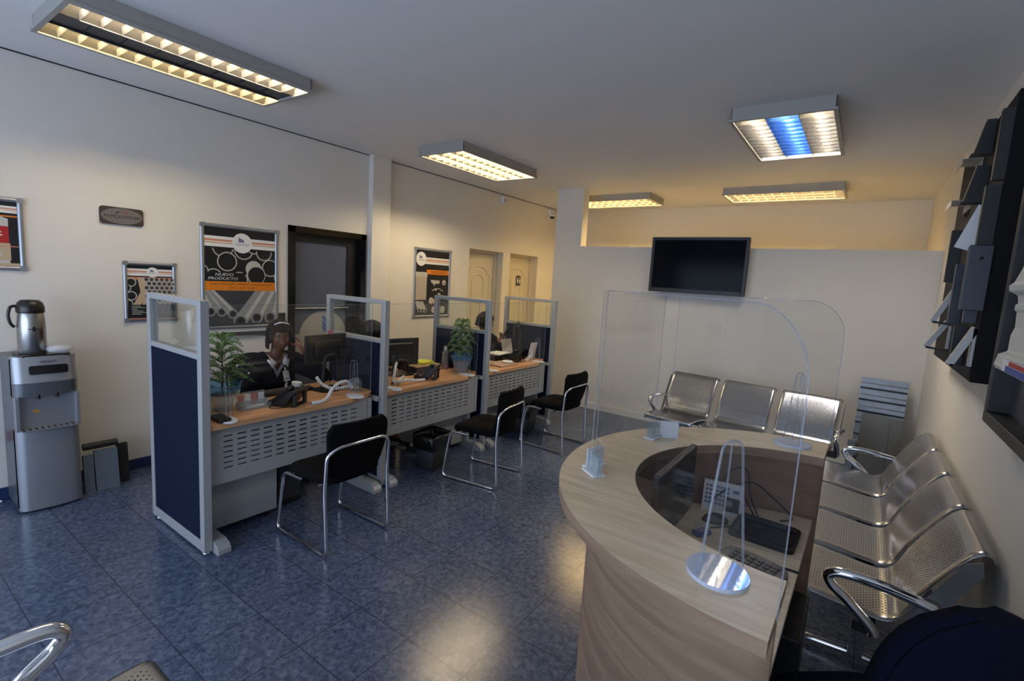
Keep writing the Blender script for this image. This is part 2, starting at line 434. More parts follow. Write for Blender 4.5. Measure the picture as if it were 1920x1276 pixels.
struct(MB().box(LX, LX + 0.075, 3.68, 3.935, 0, CZ).build('trim_1', M_wall, bevel=0.004))
struct(MB().box(RX, RX + 0.2, Y0 - 0.2, YF + 0.2, 0, CZ).build('wall_right', M_wall))
struct(MB().box(LX, RX, YF, YF + 0.2, 0, CZ).build('wall_far', M_wall))
# dividing wall: full-height column on its left, half wall with an opening above
struct(MB().prism([(-3.63, 0), (RX, 0), (RX, 2.195), (-3.225, 2.195), (-3.225, CZ), (-3.63, CZ)], 0, 0.16,
                  M=frame_mat((0, YB + 0.16, 0), (1, 0, 0), (0, 0, 1), (0, -1, 0))).build('wall_back', M_wall, bevel=0.004))
# street-side wall behind the camera with a wide shop window
w = MB()
w.box(LX, -4.45, Y0 - 0.15, Y0, 0, CZ).box(0.35, RX, Y0 - 0.15, Y0, 0, CZ).box(-4.45, 0.35, Y0 - 0.15, Y0, 2.45, CZ).box(-4.45, 0.35, Y0 - 0.15, Y0, 0, 0.12)
struct(w.build('wall_front', M_wall))
win = struct(bpy.data.objects.new('window_1', None)); C.objects.link(win)
f = MB()
for k in range(5): x = -4.43 + k * 1.19; f.box(x - 0.025, x + 0.025, Y0 - 0.1, Y0 - 0.04, 0.12, 2.45)
f.box(-4.45, 0.35, Y0 - 0.1, Y0 - 0.04, 0.12, 0.17).box(-4.45, 0.35, Y0 - 0.1, Y0 - 0.04, 2.40, 2.45).box(-4.45, 0.35, Y0 - 0.1, Y0 - 0.04, 2.0, 2.05)
f.build('window_frame', M_blk, win)
MB().box(-4.44, 0.34, Y0 - 0.075, Y0 - 0.069, 0.14, 2.44).build('window_pane', M_glass, win)
b = MB()
for a, c in ((Y0, D1[0] - 0.01), (3.94, D2[0] - 0.005), (D2[1] + 0.005, D3[0] - 0.005), (D3[1] + 0.005, YF)): b.box(LX, LX + 0.012, a, c, 0, 0.085)
struct(b.build('baseboard_left', M_base, bevel=0.002))
struct(MB().box(-3.62, RX - 0.012, YB - 0.011, YB, 0, 0.085).build('baseboard_back', M_wall, bevel=0.002))
struct(MB().box(RX - 0.012, RX, Y0, YB, 0, 0.085).build('baseboard_right', M_wall, bevel=0.002))

# doors --------------------------------------------------------------
def MX(o, y, z): return frame_mat((o, y, z), (0, 1, 0), (0, 0, 1), (1, 0, 0))   # local x->+Y, y->+Z, z->+X (faces +X)
d = struct(bpy.data.objects.new('door_1', None)); C.objects.link(d); d.location = (LX, 3.195, 0)
f = MB(); hw = 0.465
f.box(-0.16, 0.015, -hw, -hw + 0.075, 0, 2.095).box(-0.16, 0.015, hw - 0.075, hw, 0, 2.095).box(-0.16, 0.015, -hw, hw, 2.03, 2.095)
f.build('door_frame', M_blkg, d, bevel=0.003)
f = MB(); f.box(-0.10, -0.06, -hw + 0.075, -hw + 0.10, 0.01, 2.03).box(-0.10, -0.06, hw - 0.20, hw - 0.075, 0.01, 2.03).box(-0.10, -0.06, -hw + 0.1, hw - 0.2, 1.95, 2.03).box(-0.10, -0.06, -hw + 0.1, hw - 0.2, 0.01, 0.14)
f.build('door_leaf', M_blk, d, bevel=0.002)
p = MB().box(-0.085, -0.075, -hw + 0.1, hw - 0.2, 0.14, 1.95).build('door_glass', M_dglass, d)
MB().box(-0.07, -0.05, -hw + 0.06, hw - 0.19, 1.255, 1.285).tube([(-0.045, -hw + 0.06, 1.275), (-0.045, hw - 0.19, 1.275)], 0.007, 8, 1).build('mid_rail', [M_blk, M_alu], d)
lg = MB(); A = MX(-0.0725, -0.01, 0.955)
lg.add([(x, y, 0) for x, y in circ(0.29, 40, 0, 0, 0, 180)], [tuple(range(40))], 0, M=A)
lg.add([(-0.33, -0.33, 0), (0.3, -0.33, 0), (0.3, 0.05, 0), (-0.33, 0.05, 0)], [(0, 1, 2, 3)], 0, M=MX(-0.0735, -0.01, 0.955))
for k, (z0, z1) in enumerate(((0.09, 0.19), (0.20, 0.25))):
    L = [(-0.02 + 0.15 * t / 8, z0 + 0.07 * (1 - t / 8) ** 2 - 0.07) for t in range(9)]; U = [(-0.02 + 0.15 * t / 8, z1 + 0.07 * (1 - t / 8) ** 2 - 0.07) for t in range(9)]
    lg.add([(x, y, 0.001) for x, y in L + U[::-1]], [tuple(range(18))], 1, M=A)
lg.build('window_film', [M_film, M_lblue], d)
MB().tube(fillet([(-0.06, -hw + 0.085, 1.02), (-0.015, -hw + 0.085, 1.02), (-0.015, -hw + 0.085, 1.22), (-0.06, -hw + 0.085, 1.22)], 0.02), 0.009, 8).build('door_handle', M_chrome, d)
tag(MB().box(LX + 0.001, LX + 0.012, 2.60, 2.70, 1.12, 1.24).box(LX + 0.012, LX + 0.02, 2.62, 2.68, 1.15, 1.2).build('access_keypad', M_blk, bevel=0.003),
    'small black keypad on the wall beside the black glass door', 'keypad')

def panel_door(nm, y0, y1, zt, sign):
    d = struct(bpy.data.objects.new(nm, None)); C.objects.link(d); d.location = (LX, y0, 0); W = y1 - y0
    f = MB()
    f.box(-0.19, 0.0, 0.0, 0.012, 0, zt).box(-0.19, 0.0, W - 0.012, W, 0, zt).box(-0.19, 0.0, 0.012, W - 0.012, zt - 0.012, zt)
    f.box(-0.19, -0.10, W - 0.055, W - 0.012, 0, zt - 0.012).box(-0.19, -0.10, 0.012, W - 0.055, zt - 0.05, zt - 0.012)
    f.build('door_frame', M_door, d, bevel=0.002)
    l = MB(); l.box(-0.18, -0.14, 0.014, W - 0.057, 0.01, zt - 0.052)
    c = W / 2 - 0.02; hw = W * 0.27
    def ridge(path, r=0.012): l.tube([(-0.139, y, z) for y, z in path], r, 6)
    for (z0, zm, rise) in ((0.95, zt - 0.36, 0.12),):
        ridge([(c - hw * 1.25, zm), (c - hw, zm + 0.01)] + [(c - hw * math.cos(PI * t / 10), zm + rise * math.sin(PI * t / 10)) for t in range(11)] + [(c + hw, zm + 0.01), (c + hw * 1.25, zm)])
        k = 0.62
        ridge([(c - hw * k, z0)] + [(c - hw * k * math.cos(PI * t / 10), zm - 0.11 + rise * 0.9 * math.sin(PI * t / 10)) for t in range(11)] + [(c + hw * k, z0), (c - hw * k, z0)])
        ridge([(c - hw * 1.25, z0 - 0.06), (c - hw * 1.25, zm)]); ridge([(c + hw * 1.25, z0 - 0.06), (c + hw * 1.25, zm)]); ridge([(c - hw * 1.25, z0 - 0.06), (c + hw * 1.25, z0 - 0.06)])
    for z0, z1 in ((0.15, 0.5), (0.55, 0.8), (1.32 - 0.2, 1.32 - 0.06)):
        if z1 < 0.85: ridge([(c - hw, z0), (c + hw, z0), (c + hw, z1), (c - hw, z1), (c - hw, z0)])
    l.build('door_leaf', M_door, d, bevel=0.002)
    MB().ball((-0.10, 0.08, 1.0), 0.027).tube([(-0.14, 0.08, 1.0), (-0.10, 0.08, 1.0)], 0.01, 8).build('door_knob', M_steel, d)
    if sign:
        s = MB(); A = MX(-0.1255, c + 0.06, 1.68)
        s.prism(rrect(0.115, 0.16, 0.004), 0, 0.002, 0, A)
        for sx in (-0.027, 0.027):
            s.add([(x, y, 0.003) for x, y in circ(0.012, 14, sx, 0.045)], [tuple(range(14))], 1, M=A)
            if sx < 0: pts = [(sx - 0.018, 0.025), (sx - 0.018, -0.02), (sx - 0.009, -0.02), (sx - 0.009, -0.058), (sx + 0.009, -0.058), (sx + 0.009, -0.02), (sx + 0.018, -0.02), (sx + 0.018, 0.025)]
            else: pts = [(sx - 0.01, 0.025), (sx - 0.021, -0.028), (sx - 0.008, -0.028), (sx - 0.008, -0.058), (sx + 0.008, -0.058), (sx + 0.008, -0.028), (sx + 0.021, -0.028), (sx + 0.01, 0.025)]
            s.add([(x, y, 0.003) for x, y in reversed(pts)], [tuple(range(8))], 1, M=A)
        s.build('restroom_sign', [M_ink, M_whitep], d)
panel_door('door_2', D2[0], D2[1], D2[2], False)
panel_door('door_3', D3[0], D3[1], D3[2], True)

# ------------------------------------------------------------------ ceiling lights
def ceiling_light(label, cx, cy, L, W, along_y, tubes, refl, nb=13, h=0.088):
    t = thing('ceiling_light', label, 'ceiling light', (cx, cy, CZ - h), R(90) if along_y else 0, 'louvred ceiling lights')
    b = MB(); e = 0.012
    b.box(-L / 2, L / 2, -W / 2, W / 2, h - 0.006, h - 0.0005)
    b.box(-L / 2, L / 2, -W / 2, -W / 2 + 0.004, 0, h - 0.006).box(-L / 2, L / 2, W / 2 - 0.004, W / 2, 0, h - 0.006)
    b.box(-L / 2, -L / 2 + 0.004, -W / 2, W / 2, 0, h - 0.006).box(L / 2 - 0.004, L / 2, -W / 2, W / 2, 0, h - 0.006)
    for a in (-1, 1):
        b.box(-L / 2 - e, L / 2 + e, a * (W / 2) - e, a * (W / 2) + e, -0.004, 0.010)
        b.box(a * L / 2 - e, a * L / 2 + e, -W / 2 + e, W / 2 - e, -0.004, 0.010)
    b.build('housing', M_house, t)
    lw = (W - 0.024) / 3
    for k in range(3):
        yc = (k - 1) * lw; m = refl[k]; tm = tubes[k]
        r = MB()
        prof = [(-lw / 2 + 0.002, 0.004), (-lw / 2 + 0.012, 0.045), (-lw / 4, h - 0.016), (0, h - 0.010), (lw / 4, h - 0.016), (lw / 2 - 0.012, 0.045), (lw / 2 - 0.002, 0.004)]
        r.grid([[(-L / 2 + 0.006, yc + y, z) for y, z in prof], [(L / 2 - 0.006, yc + y, z) for y, z in prof]])
        r.build('reflector', m, t)
        lv = MB()
        if m is not M_reflk:
            ya, yb = yc - lw / 2 + 0.002, yc + lw / 2 - 0.002; vs = []; fs = []
            for i in range(1, nb):
                x = -L / 2 + 0.006 + (L - 0.012) * i / nb; o = len(vs)
                vs += [(x - 0.004, ya, 0.040), (x + 0.004, ya, 0.040), (x + 0.004, yb, 0.040), (x - 0.004, yb, 0.040), (x - 0.0008, ya, 0.0), (x + 0.0008, ya, 0.0), (x + 0.0008, yb, 0.0), (x - 0.0008, yb, 0.0)]
                fs += [(o + a, o + b, o + c, o + d) for a, b, c, d in ((0, 1, 2, 3), (7, 6, 5, 4), (1, 5, 6, 2), (3, 7, 4, 0))]
                if i > 1: q = o - 8; fs += [(q + 1, q + 5, o + 4, o + 0), (q + 2, o + 3, o + 7, q + 6)]
            lv.add(vs, fs)
            lv.build('louvre', M_bladeb if m is M_reflb else M_blade3 if m is M_refl3 else M_blade, t)
        else:
            lv.box(-L / 2 + 0.006, L / 2 - 0.006, yc - lw / 2 + 0.002, yc + lw / 2 - 0.002, 0.012, 0.016)
            for i in range(1, 8):
                x = -L / 2 + L * i / 8; lv.box(x - 0.001, x + 0.001, yc - lw / 2 + 0.002, yc + lw / 2 - 0.002, 0.008, 0.012)
            lv.build('spine_cover', m, t)
        if tm is not None:
            MB().tube([(-L / 2 + 0.03, yc, 0.056), (L / 2 - 0.03, yc, 0.056)], 0.012, 10).build('tube', tm, t)
    return t
ceiling_light('long ceiling light with a dark centre strip between two lit rows', -3.53, 1.43, 1.27, 0.60, True, (M_tubea, None, M_tubeb), (M_refl, M_reflk, M_refl), 14)
ceiling_light('ceiling light with three bright rows near the middle of the left wall', -3.54, 4.30, 1.28, 0.58, True, (M_tubew, M_tubew, M_tubew), (M_refl,) * 3, 12)
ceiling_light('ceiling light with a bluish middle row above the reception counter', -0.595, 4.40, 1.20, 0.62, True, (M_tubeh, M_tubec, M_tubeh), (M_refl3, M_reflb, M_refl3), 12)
ceiling_light('ceiling light seen edge-on beyond the half wall, nearest the right wall', -0.94, 6.88, 1.26, 0.56, False, (M_tubeg, M_tubeg, M_tubeg), (M_refl,) * 3, 12)
ceiling_light('ceiling light beyond the half wall, partly hidden by the column', -3.14, 6.90, 1.26, 0.56, False, (M_tubeg, M_tubeg, M_tubeg), (M_refl,) * 3, 12)

# ------------------------------------------------------------------ left wall: posters, plaque, camera
def snap_frame(t, W, H, fw=0.034):
    f = MB()
    for a in (-1, 1):
        for horiz in (0, 1):
            n = 8; rows = []
            ln = (W if horiz else H) / 2 - 0.008; off = (H if horiz else W) / 2 - fw / 2
            for i in range(n + 1):
                an = PI * i / n; u = -fw / 2 * math.cos(an); z = 0.004 + 0.013 * math.sin(an)
                rows.append([((s * ln, a * off + u, z) if horiz else (a * off + u, s * ln, z)) for s in (-1, 1)])
            f.grid(rows, 0)
    f.build('frame', M_alu, t, merge=False)
    for sx in (-1, 1):
        for sy in (-1, 1): MB().prism(rrect(fw + 0.006, fw + 0.006, 0.012, 4, sx * (W / 2 - fw / 2), sy * (H / 2 - fw / 2)), 0.001, 0.018).build('corner_cap', M_alu, t, bevel=0.004)
def wall_thing(name, label, cat, y, z, group=None, x=LX):
    t = thing(name, label, cat, (x + 0.001, y, z), 0, group)
    t.matrix_world = frame_mat((x + 0.001, y, z), (0, 1, 0), (0, 0, 1), (1, 0, 0))
    return t
class Pr(MB):     # a print: flat layered shapes
    def __init__(s): super().__init__(); s.k = 0.003
    def r(s, x0, x1, y0, y1, m): s.k += 0.00018; return s.add([(x0, y0, s.k), (x1, y0, s.k), (x1, y1, s.k), (x0, y1, s.k)], [(0, 1, 2, 3)], m)
    def p(s, pts, m): s.k += 0.00018; return s.add([(x, y, s.k) for x, y in pts], [tuple(range(len(pts)))], m)
    def clip(s, pts, x0, x1, y0, y1):
        def cut(P, f):
            out = []
            for i in range(len(P)):
                a, b = P[i - 1], P[i]; fa, fb = f(a), f(b)
                if (fa >= 0) != (fb >= 0): t = fa / (fa - fb); out.append((a[0] + (b[0] - a[0]) * t, a[1] + (b[1] - a[1]) * t))
                if fb >= 0: out.append(b)
            return out
        for f in (lambda q: q[0] - x0, lambda q: x1 - q[0], lambda q: q[1] - y0, lambda q: y1 - q[1]):
            if pts: pts = cut(pts, f)
        return pts
    def c(s, pts, box, m):
        q = s.clip(pts, *box)
        if len(q) > 2: s.p(q, m)
    def t(s, txt, size, x, y, m, sx=1.0, shear=0.0, align='CENTER'): s.k += 0.00018; return s.text(txt, size, m, Matrix.Translation((x, y, s.k)), sx, shear, align)
PM = [M_ink, M_whitep, M_salm, M_orange, M_gink, M_pipe, M_pipel, M_blueink, M_red, M_pipetan, M_lblue]
def emblem(p, x, y, r):
    p.p(circ(r, 36, x, y), 1)
    for k in range(4):
        a = x - 0.36 * r + k * 0.14 * r
        p.p([(a, y + 0.08 * r), (a + 0.11 * r, y + 0.05 * r), (a + 0.11 * r, y + (0.50 - 0.06 * k) * r), (a, y + (0.56 - 0.06 * k) * r)], 7 if k % 2 else 4)
    p.r(x - 0.72 * r, x + 0.72 * r, y - 0.16 * r, y - 0.09 * r, 5); p.r(x - 0.6 * r, x + 0.6 * r, y - 0.30 * r, y - 0.26 * r, 6)
def band(p, x0, x1, y0, h):
    p.r(x0, x1, y0, y0 + h, 1); p.r(x0, x1, y0 + h * 0.52, y0 + h * 0.72, 2); p.r(x0, x1, y0 + h * 0.34, y0 + h * 0.42, 2)

# large poster: steel pipes, new product
W, H = 0.69, 0.92
t = wall_thing('framed_poster', 'large framed poster reading NUEVO PRODUCTO with grey pipes', 'poster', 2.285, 1.565, 'framed posters on the left wall')
snap_frame(t, W, H)
p = Pr(); w2, h2 = W / 2 - 0.03, H / 2 - 0.03
p.r(-w2, w2, -h2, h2, 0)
bx = (-w2, w2, -0.04, 0.25)
for (x, y, r) in ((-0.16, 0.27, 0.093), (0.02, 0.25, 0.085), (-0.125, 0.14, 0.085), (0.115, 0.30, 0.08), (0.205, 0.24, 0.075), (0.265, 0.10, 0.08), (-0.24, -0.0, 0.075), (-0.02, -0.02, 0.075), (-0.34, 0.05, 0.06), (0.36, 0.02, 0.06)):
    p.c(circ(r, 30, x, y), bx, 6); p.c(circ(r - 0.0095, 30, x, y), bx, 0)
p.c(circ(0.074, 30, 0.108, 0.085), bx, 6); p.c(circ(0.088, 30, 0.13, 0.03), bx, 6); p.c(circ(0.078, 30, 0.133, 0.027), bx, 0)
p.r(-w2, 0.03, -0.035, 0.045, 0)
p.r(-w2, w2, h2 - 0.165, h2 - 0.075, 1); band(p, -w2, w2, h2 - 0.165, 0.09)
emblem(p, 0.005, h2 - 0.12, 0.088)
p.t('NUEVO', 0.034, -0.155, 0.014, 1, 1.35, 0.25); p.t('PRODUCTO', 0.034, -0.165, -0.021, 1, 1.35, 0.25)
p.r(-w2, w2, -0.115, -0.035, 3)
p.t('TUBOS DE ACERO NEGRO Y GALVANIZADO', 0.026, 0, -0.066, 0, 1.05, 0.2); p.t('DE 1" A 4" X 20\'', 0.026, 0, -0.101, 0, 1.3, 0.2)
p.r(-w2, w2, -h2, -0.115, 4)
def pipe(p, x0, y0, x1, y1, r0, r1, box, mb=5):
    dx, dy = x1 - x0, y1 - y0; l = math.hypot(dx, dy); nx, ny = -dy / l, dx / l
    p.c([(x0 + nx * r0, y0 + ny * r0), (x0 - nx * r0, y0 - ny * r0), (x1 - nx * r1, y1 - ny * r1), (x1 + nx * r1, y1 + ny * r1)], box, mb)
    p.c([(x0 + nx * r0 * .7, y0 + ny * r0 * .7), (x0 + nx * r0 * .1, y0 + ny * r0 * .1), (x1 + nx * r1 * .1, y1 + ny * r1 * .1), (x1 + nx * r1 * .7, y1 + ny * r1 * .7)], box, 6)
    p.c(circ(r1, 26, x1, y1), box, mb); p.c(circ(r1 * 0.72, 26, x1, y1), box, 4); p.c(circ(r1 * 0.5, 20, x1 + r1 * .1, y1 + r1 * .05), box, 0)
bx = (-w2, w2, -h2 + 0.005, -0.115)
for a in ((-0.34, -0.12, -0.27, -0.30, 0.02, 0.042), (-0.31, -0.1, -0.18, -0.305, 0.02, 0.042), (-0.28, -0.1, -0.085, -0.325, 0.02, 0.043),
          (0.34, -0.1, 0.26, -0.365, 0.05, 0.056), (0.30, -0.05, 0.13, -0.365, 0.05, 0.056), (0.22, -0.05, -0.02, -0.395, 0.045, 0.062)): pipe(p, *a, bx)
p.r(-w2, w2, -h2, -h2 + 0.02, 4)
p.build('print', PM, t)
tag(MB().box(LX + 0.001, LX + 0.02, 2.1, 2.5, 1.02, 1.075).build('wall_label_strip', M_gink, bevel=0.003), 'slim grey plate on the wall under the large pipe poster', 'plate')

# small poster: pale plastic pipes
W, H = 0.36, 0.47
t = wall_thing('framed_poster', 'small framed poster of pale plastic pipes, partly behind the screen end', 'poster', 1.575, 1.428, 'framed posters on the left wall')
snap_frame(t, W, H, 0.028)
p = Pr(); w2, h2 = W / 2 - 0.024, H / 2 - 0.024
p.r(-w2, w2, -h2, h2, 0); band(p, -w2, w2, h2 - 0.085, 0.055); emblem(p, 0.015, h2 - 0.055, 0.04)
p.r(-w2, w2, h2 - 0.115, h2 - 0.095, 2)
bx = (-w2, w2, -0.10, h2 - 0.10)
p.r(-w2, w2, -0.1, h2 - 0.115, 9); p.r(-w2, -0.06, -0.1, h2 - 0.115, 0)
p.c([(-0.09, 0.12), (0.0, 0.12), (-0.02, 0.0), (-0.07, -0.1), (-0.12, -0.1), (-0.07, -0.0)], bx, 9)
for (x, y, r) in ((-0.13, 0.075, 0.034), (-0.16, 0.03, 0.03), (-0.13, -0.03, 0.036), (-0.15, -0.09, 0.03)):
    p.c(circ(r, 24, x, y), bx, 6); p.c(circ(r * 0.8, 24, x, y), bx, 0)
random.seed(2)
for i in range(7):
    for j in range(7):
        x = -0.03 + i * 0.034 + (j % 2) * 0.017 + 0.0; y = 0.10 - j * 0.033; r = 0.019 - 0.0009 * i
        p.c(circ(r, 16, x, y), bx, 6); p.c(circ(r * 0.75, 16, x + 0.001, y), bx, 4)
p.r(-w2, w2, -h2, -0.10, 0)
for k, ln in enumerate((0.06, 0.085, 0.035, 0.075, 0.10, 0.06)): p.r(-0.135, -0.135 + ln, -0.112 - k * 0.0125, -0.108 - k * 0.0125, 6)
p.r(0.0, w2, -h2 + 0.02, -0.105, 4); p.r(-w2, w2, -h2, -h2 + 0.007, 2)
p.build('print', PM, t)

# right poster: pvc shutters and profiles
W, H = 0.675, 0.89
t = wall_thing('framed_poster', 'framed poster with a rolling shutter picture, right of the wall pilaster', 'poster', 4.735, 1.582, 'framed posters on the left wall')
snap_frame(t, W, H)
p = Pr(); w2, h2 = W / 2 - 0.03, H / 2 - 0.03
p.r(-w2, w2, -h2, h2, 0); band(p, -0.16, w2, h2 - 0.17, 0.085); emblem(p, -0.215, h2 - 0.11, 0.088)
p.p([(-0.12, 0.175), (-0.09, 0.115), (w2, 0.115), (w2, 0.175)], 3)
for k in range(2): p.r(-0.04, 0.25 - 0.03 * k, 0.152 - k * 0.02, 0.158 - k * 0.02, 0)
p.r(-w2, -0.1, 0.08, 0.14, 6); p.r(-w2 + 0.01, -0.11, -0.215, 0.08, 9)
for k in range(20): p.r(-w2 + 0.03, -0.125, -0.20 + k * 0.0135, -0.1935 + k * 0.0135, 6)
p.r(-w2 + 0.012, -w2 + 0.024, -0.215, 0.08, 6); p.r(-0.124, -0.112, -0.215, 0.08, 6)
p.r(-w2, w2, -h2, -0.225, 4)
p.p([(-0.04, 0.045), (0.13, 0.04), (0.12, 0.0), (0.04, -0.005), (0.03, -0.035), (-0.0, -0.0), (-0.03, 0.015)], 6); p.p([(0.05, 0.03), (0.12, 0.025), (0.11, 0.005)], 9)
p.p(circ(0.035, 16, 0.21, 0.015), 6); p.p(circ(0.012, 10, 0.215, 0.005), 0)
p.p([(-0.02, -0.09), (0.06, -0.06), (0.10, -0.065), (0.06, -0.1), (0.04, -0.08), (0.01, -0.1)], 6); p.p([(0.10, -0.055), (0.20, -0.095), (0.195, -0.105), (0.10, -0.065)], 6); p.p([(0.10, -0.125), (0.15, -0.13), (0.15, -0.145), (0.1, -0.14)], 1)
p.p(circ(0.045, 18, -0.02, -0.225), 6); p.p(circ(0.042, 18, 0.06, -0.235), 9)
bx = (-w2, w2, -h2, -0.225)
for a in ((-0.28, -0.23, -0.23, -0.345, 0.025, 0.026), (-0.24, -0.24, -0.175, -0.35, 0.025, 0.026), (-0.20, -0.24, -0.12, -0.355, 0.025, 0.026)): pipe(p, *a, bx, 6)
for x, r in ((0.03, 0.045), (0.11, 0.042), (0.19, 0.05)): p.p(circ(r, 24, x, -0.345), 6); p.p(circ(0.02, 16, x, -0.345), 1); p.p(circ(0.009, 10, x, -0.345), 0)
p.build('print', PM, t)

# left-edge poster: red can
W, H = 0.50, 0.475
t = wall_thing('framed_poster', 'framed poster with a red labelled can, cut by the left edge', 'poster', 0.61, 1.798, 'framed posters on the left wall')
snap_frame(t, W, H, 0.03)
p = Pr(); w2, h2 = W / 2 - 0.026, H / 2 - 0.026
p.r(-w2, w2, -h2, h2, 0); band(p, -w2, w2, h2 - 0.075, 0.045); p.r(-w2, w2, h2 - 0.10, h2 - 0.092, 3)
p.r(-0.16, 0.175, -0.2, 0.10, 6); p.p([(0.0, 0.10), (0.06, 0.13), (0.1, 0.13), (0.17, 0.10)], 6); p.r(-0.16, 0.175, -0.06, 0.05, 8)
p.r(-0.1, 0.14, 0.008, 0.016, 1); p.r(-0.1, 0.145, -0.012, -0.004, 1); p.r(-0.16, 0.18, -0.17, -0.06, 9); p.p(circ(0.06, 20, 0.08, -0.13, ry=0.035), 6)
p.r(-0.16, w2, -0.083, -0.077, 2); p.r(-w2, w2, -h2, -h2 + 0.022, 9)
p.build('print', PM, t)

# plaque
t = wall_thing('wall_plaque', 'small dark metal plaque reading AMCHAMDR on the left wall', 'plaque', 1.402, 1.995)
M_plq = mat('plaque_metal', rgb(128, 124, 118), 0.4, 0.35, noise=0.06, nscale=20)
M_plqd = mat('plaque_dark', rgb(78, 70, 62), 0.4, 0.35)
MB().prism(rrect(0.272, 0.128, 0.022), 0, 0.012).build('plate', M_plqd, t, bevel=0.003)
q = Pr(); q.k = 0.0122
q.p(circ(0.128, 40, 0, 0, ry=0.058), 0)
q.t('AMCHAMDR', 0.033, 0.0, -0.016, 1, 1.05)
def arc(p, cx, cy, r0, r1, a0, a1, m):
    A = [(cx + r0 * math.cos(R(a)), cy + 0.62 * r0 * math.sin(R(a))) for a in range(a0, a1 + 1, 6)]; B = [(cx + (r1 * math.sin(PI * (a - a0) / (a1 - a0)) + r0) * math.cos(R(a)), cy + 0.62 * (r1 * math.sin(PI * (a - a0) / (a1 - a0)) + r0) * math.sin(R(a))) for a in range(a0, a1 + 1, 6)]
    p.p(B + A[::-1], m)
arc(q, 0.0, 0.008, 0.036, 0.009, 90, 174, 1); arc(q, 0.0, 0.008, 0.034, 0.009, 12, 90, 2)
q.p(circ(0.006, 12, -0.105, -0.002), 1); q.p(circ(0.006, 12, 0.105, -0.002), 1)
q.build('face', [M_plq, M_ink, M_red], t)

t = wall_thing('security_camera', 'white bracketed security camera with black dome by the column', 'camera', 7.55, 2.865)
MB().box(-0.05, 0.05, -0.02, 0.06, 0, 0.05).prism(circ(0.045, 20, 0, 0), 0.0, 0.03, M=frame_mat((0, -0.02, 0.06), (1, 0, 0), (0, 0, 1), (0, -1, 0))).build('mount', M_white, t, bevel=0.004)
MB().ball((0, -0.05, 0.06), 0.042, n=16).build('dome', M_blkg, t)
t = wall_thing('junction_box', 'small white junction box at the top of the left wall', 'junction box', 6.18, 2.875)
MB().box(-0.045, 0.045, -0.055, 0.055, 0, 0.045).build('body', M_white, t, bevel=0.005)
MB().prism(circ(0.012, 14), 0.045, 0.05).build('sensor', M_dgrey, t)
tag(MB().box(LX + 0.001, LX + 0.006, 0.1, 0.665, 0.40, 0.475).build('red_wall_plate', mat('red_enamel', rgb(170, 40, 40), 0.4)), 'red plate on the wall left of the water cooler, cut by the frame', 'plate')
tag(MB().tube(catmull([(LX + 0.03, -0.8, 0.012), (LX + 0.035, 0.0, 0.012), (LX + 0.03, 0.45, 0.012), (LX + 0.06, 0.66, 0.012)], 8), 0.008, 8).build('white_cable', M_white), 'white cable on the floor along the wall left of the cooler', 'cable')

# ------------------------------------------------------------------ water cooler and what is on it
t = thing('water_cooler', 'silver floor-standing water dispenser against the left wall', 'water cooler', (-4.25, 0.855, 0))
hw = 0.158
MB().box(-0.355, -0.045, -hw, hw, 0.02, 1.025).box(-0.34, -0.06, -hw + 0.01, hw - 0.01, 0.0, 0.02).build('cabinet', M_tin2, t, bevel=0.012)
def bow(z0, z1, d=0.03, y0=-hw, y1=hw, xo=-0.045, lean0=0.0, lean1=0.0, thick=0.05):
    n = 14; rows = []
    for z, ln in ((z0, lean0), (z1, lean1)):
        rows.append([(xo + d * (1 - (2 * k / n - 1) ** 2) ** 0.6 + ln + (0.012 if 0 < k < n else 0), y0 + (y1 - y0) * k / n, z) for k in range(n + 1)] + [(xo - thick, y1, z), (xo - thick, y0, z)])
    m = MB(); m.grid(rows, 0, True, closed=True); L = len(rows[0])
    m.add(rows[0], [tuple(reversed(range(L)))]); m.add(rows[1], [tuple(range(L))]); return m
bow(0.015, 0.555, 0.03).build('lower_panel', M_tin, t, bevel=0.004)
bow(0.865, 1.03, 0.03, lean0=0.015, lean1=-0.01).build('control_head', M_tin, t, bevel=0.008)
bow(0.775, 0.865, 0.034, lean0=-0.002, lean1=0.012).build('visor', M_galv, t, bevel=0.004)
MB().box(-0.05, 0.0, -hw, -hw + 0.022, 0.555, 0.775).box(-0.05, 0.0, hw - 0.022, hw, 0.555, 0.775).build('side_pillar', M_tin, t, bevel=0.003)
MB().box(-0.044, -0.040, -hw + 0.022, hw - 0.022, 0.555, 0.775).build('recess_back', M_tin, t)
tr = MB(); tr.box(-0.04, 0.028, -hw + 0.024, hw - 0.024, 0.555, 0.562)
for k in range(9): tr.box(0.0 - 0.03, 0.02, -0.12 + k * 0.03 - 0.008, -0.12 + k * 0.03 + 0.002, 0.562, 0.5635, 1)
tr.build('drip_tray', [M_tin, M_blk], t)
tp = MB()
for y in (-0.045, 0.045): tp.lathe([(0.011, 0.755), (0.011, 0.785)], 12, M=Matrix.Translation((-0.01, y, 0)))
tp.build('tap', M_blk, t)
MB().prism(rrect(0.19, 0.056, 0.012), 0, 0.004, M=frame_mat((0.0025, 0.01, 0.945), (0, 1, 0), (-0.15, 0, 0.99), (0.99, 0, 0.15))).build('display_window', M_blkg, t)
MB().text('PREMIUM', 0.018, 0, frame_mat((-0.0005, 0.01, 0.99), (0, 1, 0), (-0.15, 0, 0.99), (0.99, 0, 0.15)), 1.1, 0, 'CENTER', 0.0005).build('lettering', M_gink, t)
